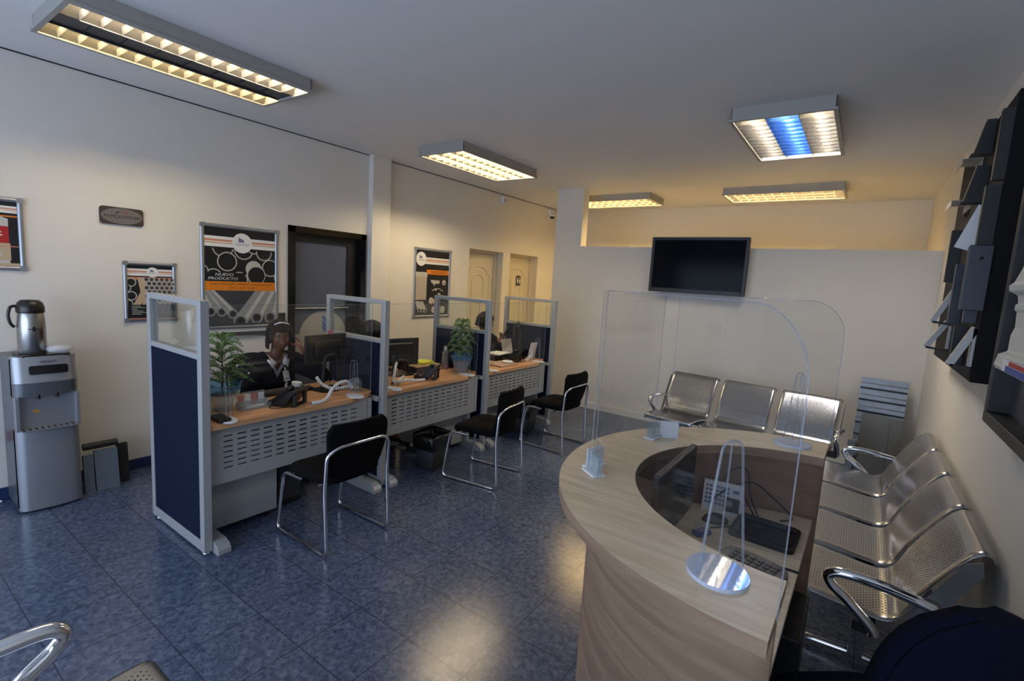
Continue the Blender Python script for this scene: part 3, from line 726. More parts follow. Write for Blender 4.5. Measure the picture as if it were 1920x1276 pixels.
MB().add([(0.001, -0.098, 0.66), (0.001, -0.068, 0.66), (0.001, -0.068, 0.68), (0.001, -0.098, 0.68)], [(0, 1, 2, 3)], 0, M=Matrix.Translation((-0.0405, 0.03, 0))).text('!', 0.016, 1, frame_mat((-0.0385, -0.053, 0.664), (0, 1, 0), (0, 0, 1), (1, 0, 0))).build('warning_sticker', [M_amber, M_ink], t)

tag(MB().prism(rrect(0.20, 0.25, 0.02), 0, 0.012, M=frame_mat((-4.37, 0.86, 1.0262), (1, 0, 0), (0, 1, 0), (0, 0, 1))).build('black_tray', M_lid, bevel=0.003), 'flat black tray on top of the water cooler', 'tray')
t = thing('coffee_airpot', 'steel pump thermos with a dark lid on the water cooler', 'thermos', (-4.36, 0.815, 1.0385))
MB().lathe([(0.066, 0), (0.07, 0.006), (0.07, 0.20), (0.064, 0.262), (0.061, 0.27)], 32).build('body', M_steel, t)
MB().lathe([(0.068, 0.266), (0.070, 0.275), (0.070, 0.30), (0.062, 0.33), (0.045, 0.347), (0.0, 0.35)], 32).box(0.05, 0.085, -0.02, 0.02, 0.285, 0.315).build('lid', M_lid, t)
MB().tube(catmull([(0, -0.068, 0.31), (0, -0.092, 0.30), (0, -0.103, 0.25), (0, -0.095, 0.20), (0, -0.078, 0.175)], 6), 0.009, 8).build('handle', M_lid, t)
d_ = MB(); d_.add([(0.0705, 0.0, 0.145), (0.0705, 0.012, 0.165), (0.0705, 0.0, 0.185), (0.0705, -0.012, 0.165)], [(0, 1, 2, 3)], 0); d_.box(0.0703, 0.0708, -0.03, 0.03, 0.163, 0.167)
d_.build('emblem', M_lid, t)
rows = []
random.seed(8)
for i in range(7):
    th = PI * i / 6; rows.append([((0.05 * math.sin(th) * math.cos(2 * PI * k / 14)) * random.uniform(.85, 1.15), 0.068 * math.sin(th) * math.sin(2 * PI * k / 14) * random.uniform(.85, 1.15), 0.03 * (1 - math.cos(th)) * random.uniform(.8, 1.1)) for k in range(14)])
tag(MB().grid(rows, 0, True, Matrix.Translation((-4.30, 0.935, 1.0262 + 0.012)), closed=True).build('napkin_packet', glass_mat('crinkled_film', (0.8, 0.78, 0.75, 1), haze=0.5)), 'crumpled clear packet beside the thermos on the cooler', 'packet')

# sheet-metal samples leaning beside the cooler
def lean_sheet(name, label, y0, y1, x, h, tilt, m, lip=0.03, dx=0.0):
    t = thing(name, label, 'metal sheet', (x, (y0 + y1) / 2, 0), 0, 'metal profile pieces beside the cooler')
    w = (y1 - y0) / 2
    A = Matrix.Rotation(-tilt, 4, 'Y')
    MB().box(-0.002, 0.002, -w, w, 0.0, h, 0, A).box(-lip, 0.002, -w - 0.003, -w, 0.0, h, 0, A).box(-lip, 0.002, w, w + 0.003, 0.0, h, 0, A).build('web', m, t)
    MB().box(-lip, 0.002, -w, w, h, h + 0.003, 0, A).build('top_flange', m, t)
lean_sheet('metal_channel', 'pale grey metal channel standing right beside the cooler', 1.05, 1.10, -4.36, 0.27, R(6), M_gpiece)
lean_sheet('metal_channel', 'widest blue-grey metal channel standing on the floor by the cooler', 1.115, 1.245, -4.36, 0.29, R(7), M_gpiece)
lean_sheet('metal_channel', 'dark olive metal channel at the right of the pieces by the cooler', 1.265, 1.325, -4.42, 0.295, R(6), M_dsheet)
tag(MB().lathe([(0.024, 0), (0.024, 0.2)], 14, M=frame_mat((-4.415, 1.055, 0.328), (1, 0, 0), (0, 0, 1), (0, 1, 0))).build('metal_pipe_offcut', M_dsheet), 'short dark pipe lying across the leaning metal pieces', 'pipe')

# ------------------------------------------------------------------ desk screens (partitions)
def screen(label, y, wide=0.745):
    t = thing('desk_screen', label, 'desk screen', (-2.945, y, 0), 0, 'navy and glass desk screens')
    H = 1.485; w = wide; th = 0.024
    MB().box(-0.05, 0.0, -th, th, 0.012, H - 0.002).build('front_post', M_alub, t, bevel=0.004)
    MB().box(-w, -w + 0.045, -th, th, 0.012, H - 0.002).build('rear_post', M_alub, t, bevel=0.004)
    MB().box(-w + 0.045, -0.05, -th, th, H - 0.036, H).build('top_rail', M_alub, t, bevel=0.004)
    MB().box(-w + 0.045, -0.05, -th, th, 1.15, 1.182).build('middle_rail', M_alub, t, bevel=0.003)
    MB().box(-w + 0.045, -0.05, -th, th, 0.015, 0.078).build('bottom_rail', M_alub, t, bevel=0.003)
    MB().box(-w + 0.045, -0.05, -0.018, 0.018, 0.078, 1.15).build('fabric_panel', M_navy, t)
    MB().box(-w + 0.045, -0.05, -0.003, 0.003, 1.182, H - 0.036).build('glass_pane', M_glass, t)
    for x in (-0.03, -w + 0.06):
        MB().lathe([(0.02, 0.0), (0.02, 0.006), (0.006, 0.008), (0.006, 0.02)], 12, M=Matrix.Translation((x, 0, 0))).build('levelling_foot', M_chrome, t)
    return t
PY = (1.25, 2.54, 3.83, 5.09)
for y, lb in zip(PY, ('navy desk screen with glass top standing nearest the water cooler', 'navy and glass desk screen between the seated woman and the yellow notes',
                      'navy and glass desk screen right behind the second potted pine', 'navy and glass desk screen at the far end of the desk row')):
    screen(lb, y)
tag(MB().add([(0, -0.0, 0), (0, 0.06, 0), (0.012, 0.06, 0.045), (0.012, 0.0, 0.045)], [(0, 1, 2, 3)]).add([(0.0, 0.06, 0.02), (0.004, 0.085, 0.03), (0.006, 0.06, 0.04)], [(0, 1, 2)]).build('sticky_note', M_pink, loc=(-3.60, 2.465, 1.145), solid=0.0008),
    'pink sticky note on the screen right of the seated woman', 'sticky note')

# ------------------------------------------------------------------ desks
def slot_panel(y0, y1, z0, z1, ys, zs, sw, sh):
    Y = [y0]; Z = [z0]
    for y in ys: Y += [y - sw / 2, y + sw / 2]
    for z in zs: Z += [z - sh / 2, z + sh / 2]
    Y.append(y1); Z.append(z1)
    m = MB(); n = len(Y)
    vs = [(0, y, z) for z in Z for y in Y]; fs = []
    for i in range(len(Z) - 1):
        for j in range(n - 1):
            if i % 2 == 1 and j % 2 == 1: continue
            fs.append((i * n + j, i * n + j + 1, (i + 1) * n + j + 1, (i + 1) * n + j))
    m.add(vs, fs); return m
def desk(label, y0, y1, missing=()):
    W = y1 - y0; D = 0.62
    t = thing('office_desk', label, 'desk', (-2.955, y0, 0), 0, 'desks between the screens')
    poly = [(0, 0), (0, W * 0.72)] + [(-0.10 * (k / 10) ** 2, W * 0.72 + (W * 0.28 - 0.02) * k / 10) for k in range(1, 11)] + [(-0.13, W)] + [(-D, W), (-D, 0)]
    MB().prism(poly, 0.735, 0.765).build('desktop', M_deskw, t, bevel=0.004)
    ys = [0.075 + 0.0815 * k + 0.04 for k in range(12)]; zs = [0.478 + 0.0325 * k for k in range(7)]
    slot_panel(0.012, W - 0.105, 0.385, 0.733, ys, zs, 0.054, 0.0085).build('modesty_panel', M_alub, t, loc=(-0.045, 0, 0), solid=0.002)
    for yy in (0.035, W - 0.075):
        g = MB(); g.box(-0.40, -0.12, yy - 0.02, yy + 0.02, 0.06, 0.733)
        prof = [(-0.58, 0.0), (-0.58, 0.03), (-0.40, 0.075), (-0.1, 0.075), (0.015, 0.070), (0.055, 0.055), (0.075, 0.03), (0.078, 0.0)]
        g.prism(prof, yy - 0.035, yy + 0.035, 0, frame_mat((0, 0, 0), (1, 0, 0), (0, 0, 1), (0, 1, 0)))
        g.build('leg', M_alub, t, bevel=0.006)
    MB().box(-0.06, -0.045, W - 0.10, W - 0.06, 0.385, 0.733).build('side_bracket', M_alub, t)
    MB().box(-0.10, -0.02, W - 0.035, W, 0.70, 0.7345).build('corner_bracket', M_alub, t, bevel=0.004)
    return t
DK = [(PY[i] + 0.026, PY[i + 1] - 0.026) for i in range(3)]
for (a, b), lb in zip(DK, ('honey-coloured desk with slotted grey front where the woman sits', 'honey-coloured middle desk with yellow notes on top', 'honey-coloured far desk with a folder on it')):
    desk(lb, a, b)

def pedestal(label, x, y, w=0.40):
    t = thing('drawer_pedestal', label, 'drawer unit', (x, y, 0), 0, 'mobile drawer units under the desks')
    MB().box(-0.46, 0, 0, w, 0.05, 0.58).build('body', M_alub, t, bevel=0.004)
    for k in range(3): MB().box(-0.475, -0.461, 0.005, w - 0.005, 0.065 + 0.172 * k, 0.23 + 0.172 * k).build('drawer_front', M_alub, t, bevel=0.003)
    for sx in (-0.40, -0.05):
        for sy in (0.05, w - 0.05): MB().lathe([(0.022, -0.012), (0.022, 0.012)], 14, M=frame_mat((sx, sy, 0.0225), (1, 0, 0), (0, 0, 1), (0, 1, 0))).box(sx - 0.012, sx + 0.012, sy - 0.02, sy + 0.02, 0.03, 0.05).build('caster', M_blk, t)
pedestal("grey drawer unit under the seated woman's desk", -3.115, 1.345, 0.415)
pedestal('grey drawer unit under the middle desk behind the waste bin', -3.13, 3.30, 0.40)
pedestal('grey drawer unit under the far desk', -3.14, 4.02, 0.40)
t = thing('computer_tower', 'black computer tower on the floor beside the drawer unit', 'computer', (-3.20, 1.90, 0))
MB().box(-0.42, 0, -0.09, 0.09, 0.012, 0.42).build('case', M_blk, t, bevel=0.006)
for sx in (-0.36, -0.06): MB().box(sx - 0.02, sx + 0.02, -0.085, 0.085, 0, 0.012).build('foot', M_blk, t)
MB().box(0.0, 0.003, -0.08, 0.08, 0.05, 0.40).build('back_plate', M_dgrey, t)
for yy, x, lb in ((2.40, -3.30, 'bundle of black cables hanging under the first desk end'),):
    c = MB()
    for k in range(4):
        a = 0.02 * k
        c.tube(catmull([(x - a, yy - 0.05 + a, 0.73), (x + 0.02, yy - 0.02 + a, 0.5), (x - 0.03 + a, yy + 0.03, 0.25), (x + 0.02 * k, yy + 0.08 - a, 0.08), (x - 0.06 - a, yy + 0.1, 0.012)], 8), 0.005, 6)
    tag(c.build('cable_bundle', M_blk), lb, 'cables')

# waste bins
def bin_(label, x, y, h=0.30):
    t = thing('waste_bin', label, 'waste bin', (x, y, 0), R(10), 'bins under the desks')
    rows = []
    for z, s in ((0.0, 0.82), (0.004, 0.84), (h, 1.0), (h, 0.97), (0.02, 0.80)):
        rows.append([(px * s, py * s, z) for px, py in rrect(0.22, 0.28, 0.03)])
    b = MB().grid(rows, 0, True, closed=True); b.add([(px * .82, py * .82, 0.0) for px, py in rrect(0.22, 0.28, 0.03)], [tuple(reversed(range(24)))])
    b.build('bucket', M_dgrey, t)
    random.seed(int(y * 10)); rows = []; P = rrect(0.22, 0.28, 0.03)
    for z, s, j in ((h - 0.115, 1.03, .05), (h - 0.05, 1.06, .05), (h - 0.005, 1.07, .05), (h + 0.012, 1.03, .04), (h - 0.01, 0.94, .04), (h - 0.10, 0.84, .06)):
        rows.append([(px * s * random.uniform(1 - j * .2, 1 + j), py * s * random.uniform(1 - j * .2, 1 + j), z + random.uniform(-.018, .014)) for px, py in P])
    MB().grid(rows, 0, True, closed=True).build('bin_bag', M_bbag, t)
bin_('dark waste bin with a black bag under the middle desk', -2.98, 3.12)
bin_('dark waste bin with a black bag behind the third visitor chair', -2.98, 4.60)

# ------------------------------------------------------------------ visitor chairs
def visitor_chair(label, loc, rz):
    t = thing('visitor_chair', label, 'chair', loc, rz, 'black sled-base visitor chairs')
    # local: +X is the front of the chair
    def pad(rows, nm): return MB().grid(rows, 0, True, closed=False)
    # seat cushion
    n = 22; rows = []
    for z, s in ((0.415, 0.90), (0.418, 0.97), (0.435, 1.0), (0.455, 1.0), (0.470, 0.96), (0.476, 0.86), (0.478, 0.5), (0.478, 0.0)):
        ring = []
        for k in range(40):
            a = 2 * PI * k / 40; ca, sa = math.cos(a), math.sin(a)
            x = 0.225 * math.copysign(abs(ca) ** 0.42, ca); y = 0.225 * math.copysign(abs(sa) ** 0.42, sa)
            if x > 0: y *= 1 - 0.12 * (x / 0.225) ** 2
            dz = -0.035 * max(0, (x * s) / 0.225) ** 4 + 0.008 * (abs(y) / 0.225) ** 3
            ring.append((x * s + 0.0, y * s, z + dz))
        rows.append(ring)
    m = MB().grid(rows, 0, True, closed=True); m.add(rows[0], [tuple(reversed(range(40)))])
    m.build('seat', M_blackfab, t)
    # backrest: curved slab
    rows = []
    for j in range(13):
        v = j / 12; z = 0.445 + 0.35 * v; hw = 0.19 + 0.035 * math.sin(PI * min(1, v * 1.1) * 0.5)
        if v > 0.85: hw *= 1 - 0.18 * ((v - 0.85) / 0.15) ** 2
        if v < 0.12: hw *= 1 - 0.10 * ((0.12 - v) / 0.12) ** 2
        xb = -0.195 - 0.055 * v - 0.02 * math.sin(PI * v)
        rows.append([(xb - 0.030 * math.cos(u * PI / 2) + 0.0, u * hw, z) for u in [k / 8 - 1 for k in range(17)]])
    th = 0.028; front = [[(x + th, y * 0.97, z) for x, y, z in r] for r in rows]
    ring_rows = []
    for r, f in zip(rows, front): ring_rows.append(r + f[::-1])
    m = MB().grid(ring_rows, 0, True, closed=True); L = len(ring_rows[0])
    m.add(ring_rows[0], [tuple(reversed(range(L)))]); m.add(ring_rows[-1], [tuple(range(L))])
    m.build('backrest', M_blackfab, t, bevel=0.012, seg=3)
    # chrome tube: sled both sides joined over the back
    path = []
    for s in (1, -1):
        side = [(0.03, s * 0.215, 0.405), (0.205, s * 0.222, 0.405), (0.265, s * 0.232, 0.012), (-0.265, s * 0.232, 0.012), (-0.238, s * 0.232, 0.40), (-0.252, s * 0.228, 0.625), (-0.275, s * 0.16, 0.668)]
        path.append(side)
    full = path[0] + [tuple(p) for p in reversed(path[1])]
    MB().tube(fillet(full, 0.05, 6), 0.0105, 10).build('tube_frame', M_chrome, t)
    MB().tube([(0.17, -0.222, 0.398), (0.17, 0.222, 0.398)], 0.009, 8).tube([(-0.12, -0.20, 0.405), (-0.12, 0.20, 0.405)], 0.009, 8).build('crossbar', M_chrome, t)
    for s in (1, -1):
        for x in (0.18, -0.18): MB().box(x - 0.02, x + 0.02, s * 0.232 - 0.009, s * 0.232 + 0.009, 0.0, 0.006).build('glide', M_blk, t)
    return t
ch = visitor_chair("black visitor chair facing the seated woman's desk", (-2.665, 1.89, 0), PI)
dup(ch, (-2.525, 3.285, 0), PI + R(8), 'black visitor chair at the middle desk, beside the waste bin')
dup(ch, (-2.52, 4.46, 0), PI - R(2), 'black visitor chair farthest back, close to the back wall')

# ------------------------------------------------------------------ acrylic shields on the desks
def desk_shield(label, y0, y1, x=-3.03):
    t = thing('desk_shield', label, 'acrylic shield', (x, (y0 + y1) / 2, 0.765), 0, 'clear shields on the desks')
    w = (y1 - y0) / 2; H = 0.685; g = 0.004
    cy0, cy1, ch = -w + 0.115, w - 0.335, 0.16
    F = lambda: frame_mat((0, 0, 0), (0, 1, 0), (0, 0, 1), (1, 0, 0))
    m = MB()
    for a, b, z0, z1 in ((-w, cy0, g, H), (cy1, w, g, H), (cy0, cy1, ch, H)):
        m.add([(0, a, z0), (0, b, z0), (0, b, z1), (0, a, z1)], [(0, 1, 2, 3)])
    m.build('pane', M_acr, t)
    e = MB(); k = 0.0022
    e.box(-k, k, -w, w, H - 0.001, H + 0.001).box(-k, k, -w - .001, -w + .001, g, H).box(-k, k, w - .001, w + .001, g, H)
    e.box(-k, k, cy0 - .001, cy0 + .001, g, ch).box(-k, k, cy1 - .001, cy1 + .001, g, ch)
    e.build('pane_edge', M_edge, t)
    for s, yy in ((-1, cy0 - 0.02), (1, w - 0.16)):
        MB().prism(circ(0.085, 30, 0.02, yy, ry=0.05), 0.0, 0.006).build('base', M_white, t, bevel=0.002)
        f = MB()
        for q in (-0.012, 0.012):
            f.tube(fillet([(-0.035, yy + q, 0.006), (-0.018, yy + q, 0.27), (0.022, yy + q, 0.27), (0.045, yy + q, 0.006)], 0.02, 5), 0.0019, 6)
        f.build('upright', M_edge, t)
for (a, b), lb in zip(DK, ('clear shield standing in front of the seated woman', 'clear shield on the middle desk in front of the yellow notes', 'clear shield on the far desk in front of the folder')):
    desk_shield(lb, a + 0.02, b - 0.05)

# ------------------------------------------------------------------ things on the desks
Zd = 0.765
def desk_phone(label, x, y, rz):
    t = thing('desk_phone', label, 'telephone', (x, y, Zd), rz, 'black desk phones')
    # local +X towards the user; wedge seen from behind
    prof = [(0.085, 0.0), (0.085, 0.018), (-0.03, 0.105), (-0.075, 0.120), (-0.085, 0.105), (-0.055, 0.075), (0.0, 0.0)]
    MB().prism(prof, -0.095, 0.095, 0, frame_mat((0, 0, 0.004), (1, 0, 0), (0, 0, 1), (0, -1, 0))).build('body', M_blk, t, bevel=0.006)
    MB().box(-0.07, -0.05, -0.075, -0.045, 0, 0.085).box(-0.07, -0.05, 0.045, 0.075, 0, 0.085).box(-0.07, -0.03, -0.075, 0.075, 0.0, 0.01).build('stand', M_blk, t, bevel=0.003)
    A = frame_mat((0.028, 0, 0.0653), (0.79, 0, -0.60), (0, 1, 0), (0.60, 0, 0.79))
    h = MB().prism(rrect(0.20, 0.045, 0.02), 0.006, 0.022, 0, A @ Matrix.Translation((0, 0.068, 0)))
    h.ball((0, 0, 0), 0.03, 0.026, 0.02, 12, 0, A @ Matrix.Translation((-0.085, 0.068, 0.014))); h.ball((0, 0, 0), 0.03, 0.026, 0.02, 12, 0, A @ Matrix.Translation((0.085, 0.068, 0.014)))
    h.build('handset', M_blk, t)
    MB().prism(rrect(0.06, 0.09, 0.004), 0.003, 0.006, 0, A @ Matrix.Translation((-0.04, -0.02, 0))).build('screen', M_blkg, t)
    k = MB()
    for i in range(4):
        for j in range(3): k.prism(rrect(0.012, 0.018, 0.003, 2), 0.004, 0.007, 0, A @ Matrix.Translation((0.012 + i * 0.018, -0.05 + j * 0.026, 0)))
    k.build('keypad', M_dgrey, t)
    return t
ph = desk_phone("black desk phone seen from behind on the seated woman's desk", -3.10, 1.855, PI + R(28))
dup(ph, (-3.12, 3.20, Zd), PI + R(30), 'black desk phone beside the yellow notes on the middle desk')
dup(ph, (-3.20, 4.64, Zd), PI + R(20), 'black desk phone on the far desk behind the folder')

def monitor(label, x, y, rz, W=0.42, Hh=0.27, zc=1.04, stand='thick'):
    t = thing('monitor', label, 'monitor', (x, y, Zd), rz, 'monitors on the desks')
    z0 = zc - Hh / 2 - Zd
    # local +X is the screen side
    MB().box(-0.02, 0.012, -W / 2, W / 2, z0, z0 + Hh).build('shell', M_blk, t, bevel=0.006)
    MB().box(0.0122, 0.0135, -W / 2 + 0.014, W / 2 - 0.014, z0 + 0.018, z0 + Hh - 0.014).build('screen', M_blkg, t)
    MB().box(-0.045, -0.021, -W * 0.32, W * 0.32, z0 + 0.05, z0 + Hh - 0.04).build('rear_bulge', M_blk, t, bevel=0.014)
    s = MB().tube(fillet([(-0.06, -0.085, 0.012), (-0.06, -0.06, z0 + 0.06), (-0.06, 0.06, z0 + 0.06), (-0.06, 0.085, 0.012)], 0.05), 0.013, 8).box(-0.062, -0.046, -0.05, 0.05, z0 + 0.05, z0 + 0.10); s.build('stand', M_blk, t)
    MB().prism(rrect(0.17, 0.24, 0.05), 0.0, 0.012, 0, Matrix.Translation((-0.05, 0, 0))).build('foot', M_blk, t, bevel=0.003)
    return t
mo = monitor('black monitor seen from behind, right of the seated woman', -3.36, 2.29, PI + R(8), 0.385, 0.215, 1.085)
monitor('black monitor behind the second screen post on the middle desk', -3.46, 3.12, R(180 - 12), 0.42, 0.255, 0.97)
dup(mo, (-3.36, 4.87, Zd), PI + R(28), 'dark monitor turned sideways on the far desk')
def keyboard(label, x, y, rz, L=0.43, D=0.15, z=Zd):
    t = thing('keyboard', label, 'keyboard', (x, y, z), rz, 'keyboards')
    MB().prism([(-D / 2, 0), (D / 2, 0), (D / 2, 0.012), (-D / 2, 0.024)], -L / 2, L / 2, 0, frame_mat((0, 0, 0), (1, 0, 0), (0, 0, 1), (0, -1, 0))).build('body', M_blk, t, bevel=0.003)
    k = MB(); sl = math.atan2(0.012, D)
    for i in range(6):
        for j in range(18):
            px = -D / 2 + 0.018 + i * (D - 0.03) / 5.5; py = -L / 2 + 0.022 + j * (L - 0.04) / 17.4
            zz = 0.024 - (px + D / 2) / D * 0.012
            k.box(px - 0.008, px + 0.008, py - 0.0085, py + 0.0085, zz, zz + 0.005)
    k.build('keys', M_dgrey, t)
keyboard("black keyboard on the seated woman's desk behind the phone", -3.44, 1.98, PI)

def cable_wrap(label, runs):
    t = thing('spiral_cable_wrap', label, 'cable wrap', runs[0][0], 0, 'white spiral cable wraps')
    o = Vector(runs[0][0])
    for r in runs:
        P = catmull([Vector(p) - o for p in r], 14)
        MB().tube(P, 0.0085, 8).build('cable', M_dgrey, t)
        w = MB(); acc = 0
        # wrap as separate short collars
        d = [0]
        for a, b in zip(P, P[1:]): d.append(d[-1] + (b - a).length)
        n = int(d[-1] / 0.017)
        def pos(s):
            for i in range(len(d) - 1):
                if d[i + 1] >= s: return P[i].lerp(P[i + 1], (s - d[i]) / max(1e-6, d[i + 1] - d[i]))
            return P[-1]
        for i in range(n):
            w.tube([pos(i * 0.017 + 0.001), pos(i * 0.017 + 0.0065), pos(i * 0.017 + 0.0135)], 0.0125, 8)
        w.build('collar', M_white, t)
cable_wrap("white spiral cable wrap looping over the seated woman's desk", [
    [(-2.985, 1.93, 0.78), (-2.985, 2.00, 0.778), (-3.01, 2.07, 0.79), (-3.04, 2.12, 0.825), (-3.06, 2.20, 0.87), (-3.075, 2.29, 0.865), (-3.085, 2.34, 0.80)],
    [(-3.22, 2.12, 0.90), (-3.18, 2.14, 0.85), (-3.14, 2.19, 0.82), (-3.10, 2.25, 0.82), (-3.08, 2.30, 0.83), (-3.09, 2.35, 0.81)]])
cable_wrap('white spiral cable wrap leading to the phone on the middle desk', [
    [(-3.07, 3.085, 0.778), (-3.065, 2.98, 0.785), (-3.07, 2.88, 0.80), (-3.09, 2.80, 0.795), (-3.11, 2.745, 0.785)],
    [(-3.32, 2.98, 0.90), (-3.25, 2.90, 0.86), (-3.15, 2.80, 0.81), (-3.11, 2.755, 0.785)], [(-3.2, 2.96, 0.80), (-3.13, 2.87, 0.81), (-3.09, 2.79, 0.785)]])
cable_wrap('white spiral cable wrap on the far desk', [
    [(-3.085, 4.70, 0.78), (-3.08, 4.755, 0.80), (-3.095, 4.81, 0.82), (-3.12, 4.865, 0.80), (-3.14, 4.90, 0.78)], [(-3.18, 4.955, 0.90), (-3.155, 4.935, 0.83), (-3.145, 4.912, 0.78)]])

def clip_drum(label, x, y):
    t = thing('tape_dispenser', label, 'dispenser', (x, y, Zd), R(20))
    MB().lathe([(0.045, -0.03), (0.05, -0.028), (0.05, 0.028), (0.045, 0.03)], 24, 0, frame_mat((0, 0, 0.05), (1, 0, 0), (0, 0, 1), (0, -1, 0))).build('shell', M_cello2, t)
    MB().lathe([(0.02, -0.02), (0.02, 0.02)], 16, 0, frame_mat((0, 0, 0.05), (1, 0, 0), (0, 0, 1), (0, -1, 0))).build('core', M_alu, t)
    MB().box(-0.05, 0.05, -0.03, 0.03, 0, 0.004).build('base', M_cello2, t)
clip_drum("clear round dispenser behind the cable wrap on the seated woman's desk", -3.16, 2.42)

t = thing('card_holder', 'clear card holder with pink and white cards on the desk', 'card holder', (-3.17, 1.64, Zd), 0)
c = MB(); c.box(-0.06, -0.057, -0.095, 0.095, 0.003, 0.10).box(-0.02, -0.017, -0.095, 0.095, 0.003, 0.05).box(0.03, 0.033, -0.095, 0.095, 0.003, 0.035).box(-0.06, 0.033, -0.095, 0.095, 0.0, 0.003)
for s in (-0.095, 0.095): c.box(-0.06, 0.033, s - 0.0015, s + 0.0015, 0.003, 0.05)
c.build('tray', M_cello2, t)
M_card = mat('pink_card', rgb(206, 140, 128), 0.6)
for k in range(4):
    MB().box(-0.05, -0.046, -0.085 + k * 0.044, -0.047 + k * 0.044, 0.004, 0.085).build('card', M_card if k % 2 == 0 else M_whitep, t)
MB().box(-0.005, 0.02, -0.06, 0.06, 0.004, 0.02).build('label_roll', M_whitep, t, bevel=0.004)
tag(MB().prism(circ(0.10, 36, ry=0.10), 0, 0.0035).build('round_mat', mat('pale_mat', rgb(206, 186, 160), 0.6), loc=(-3.40, 1.63, Zd)), 'pale round mat on the desk behind the card holder', 'mat')
tag(MB().prism(rrect(0.14, 0.07, 0.012), 0, 0.022).build('calculator_case', M_blk, loc=(-3.035, 1.365, Zd), bevel=0.005), 'flat black case on the desk corner under the first pine', 'case')
tag(MB().tube(catmull([(-3.04, 1.80, Zd + 0.004), (-3.05, 1.74, Zd + 0.004), (-3.10, 1.70, Zd + 0.004), (-3.16, 1.75, Zd + 0.004), (-3.22, 1.80, Zd + 0.004)], 6), 0.003, 6).build('thin_cord', M_blk), 'thin black cord on the desk between phone and card holder', 'cord')
t = thing('sanitizer_bottle', 'tall pinkish bottle with a white cap on the middle desk', 'bottle', (-3.37, 3.665, Zd))
MB().lathe([(0.03, 0), (0.034, 0.006), (0.034, 0.12), (0.028, 0.135), (0.034, 0.15), (0.03, 0.17), (0.014, 0.185), (0.014, 0.195)], 20).build('body', glass_mat('pink_bottle', (0.75, 0.5, 0.5, 1), haze=0.25), t)
MB().lathe([(0.017, 0.19), (0.017, 0.222), (0.012, 0.228)], 16).build('cap', M_white, t)
t = thing('note_pile', 'stack of bright yellow notes on a box on the middle desk', 'notes', (-3.47, 3.45, Zd + 0.0615))
for k in range(4): MB().box(-0.07, 0.07, -0.09, 0.09, k * 0.006, k * 0.006 + 0.005, 0, Matrix.Rotation(R(-10 + 9 * k), 4, 'Z')).build('sheet', M_yellow, t)
t = thing('file_box', 'low tan box under the yellow notes', 'box', (-3.47, 3.42, Zd))
MB().box(-0.12, 0.12, -0.16, 0.16, 0, 0.055).build('body', M_gink, t, bevel=0.003)
MB().box(-0.125, 0.125, -0.165, 0.165, 0.055, 0.061).build('lid', mat('tan_card', rgb(190, 158, 120), 0.7), t, bevel=0.001)
tag(MB().prism(rrect(0.075, 0.16, 0.012), 0, 0.02).build('black_handheld', M_blk, loc=(-3.38, 3.80, Zd), bevel=0.004), 'flat black device lying by the second pine', 'device')
t = thing('folder', 'pale folder with a coil of tape on the far desk', 'folder', (-3.14, 4.32, Zd))
MB().box(-0.11, 0.11, -0.15, 0.15, 0, 0.018).build('cover', mat('folder_card', rgb(176, 150, 132), 0.6), t, bevel=0.002)
tag(MB().tube([(0.05 * math.cos(2 * PI * k / 28), 0.05 * math.sin(2 * PI * k / 28), 0.012 + 0.0) for k in range(28)], 0.011, 8, closed=True).build('tape_coil', M_whitep, loc=(-3.12, 4.40, Zd + 0.019)), 'white coil lying on the folder on the far desk', 'coil')
tag(MB().box(-0.003, 0.003, -0.10, 0.10, 0, 0.21, 0, Matrix.Rotation(R(-12), 4, 'Y')).build('document_holder', M_whitep, loc=(-3.47, 4.90, Zd)), 'white upright sheet left of the far monitor', 'document')
tag(MB().box(-0.003, 0.003, -0.07, 0.07, 0, 0.20, 0, Matrix.Rotation(R(12), 4, 'Y')).build('document_holder', M_whitep, loc=(-3.20, 4.99, Zd)), 'white upright sheet right of the far monitor', 'document')
tag(MB().box(-0.10, 0.10, -0.15, 0.15, 0, 0.06).build('paper_tray', M_blk, loc=(-3.42, 4.60, Zd), bevel=0.004), 'black tray under the white papers on the far desk', 'tray')
tag(MB().box(-0.09, 0.09, -0.13, 0.13, 0, 0.012, 0, Matrix.Rotation(R(8), 4, 'Z')).build('paper_stack', M_whitep, loc=(-3.42, 4.62, Zd + 0.0605)), 'white papers lying on the black tray of the far desk', 'papers')
tag(MB().prism(circ(0.05, 20, ry=0.03), 0, 0.05).build('paper_ball', M_whitep, loc=(-3.49, 2.13, Zd), bevel=0.01), 'small white crumpled paper behind the first desk phone', 'paper')

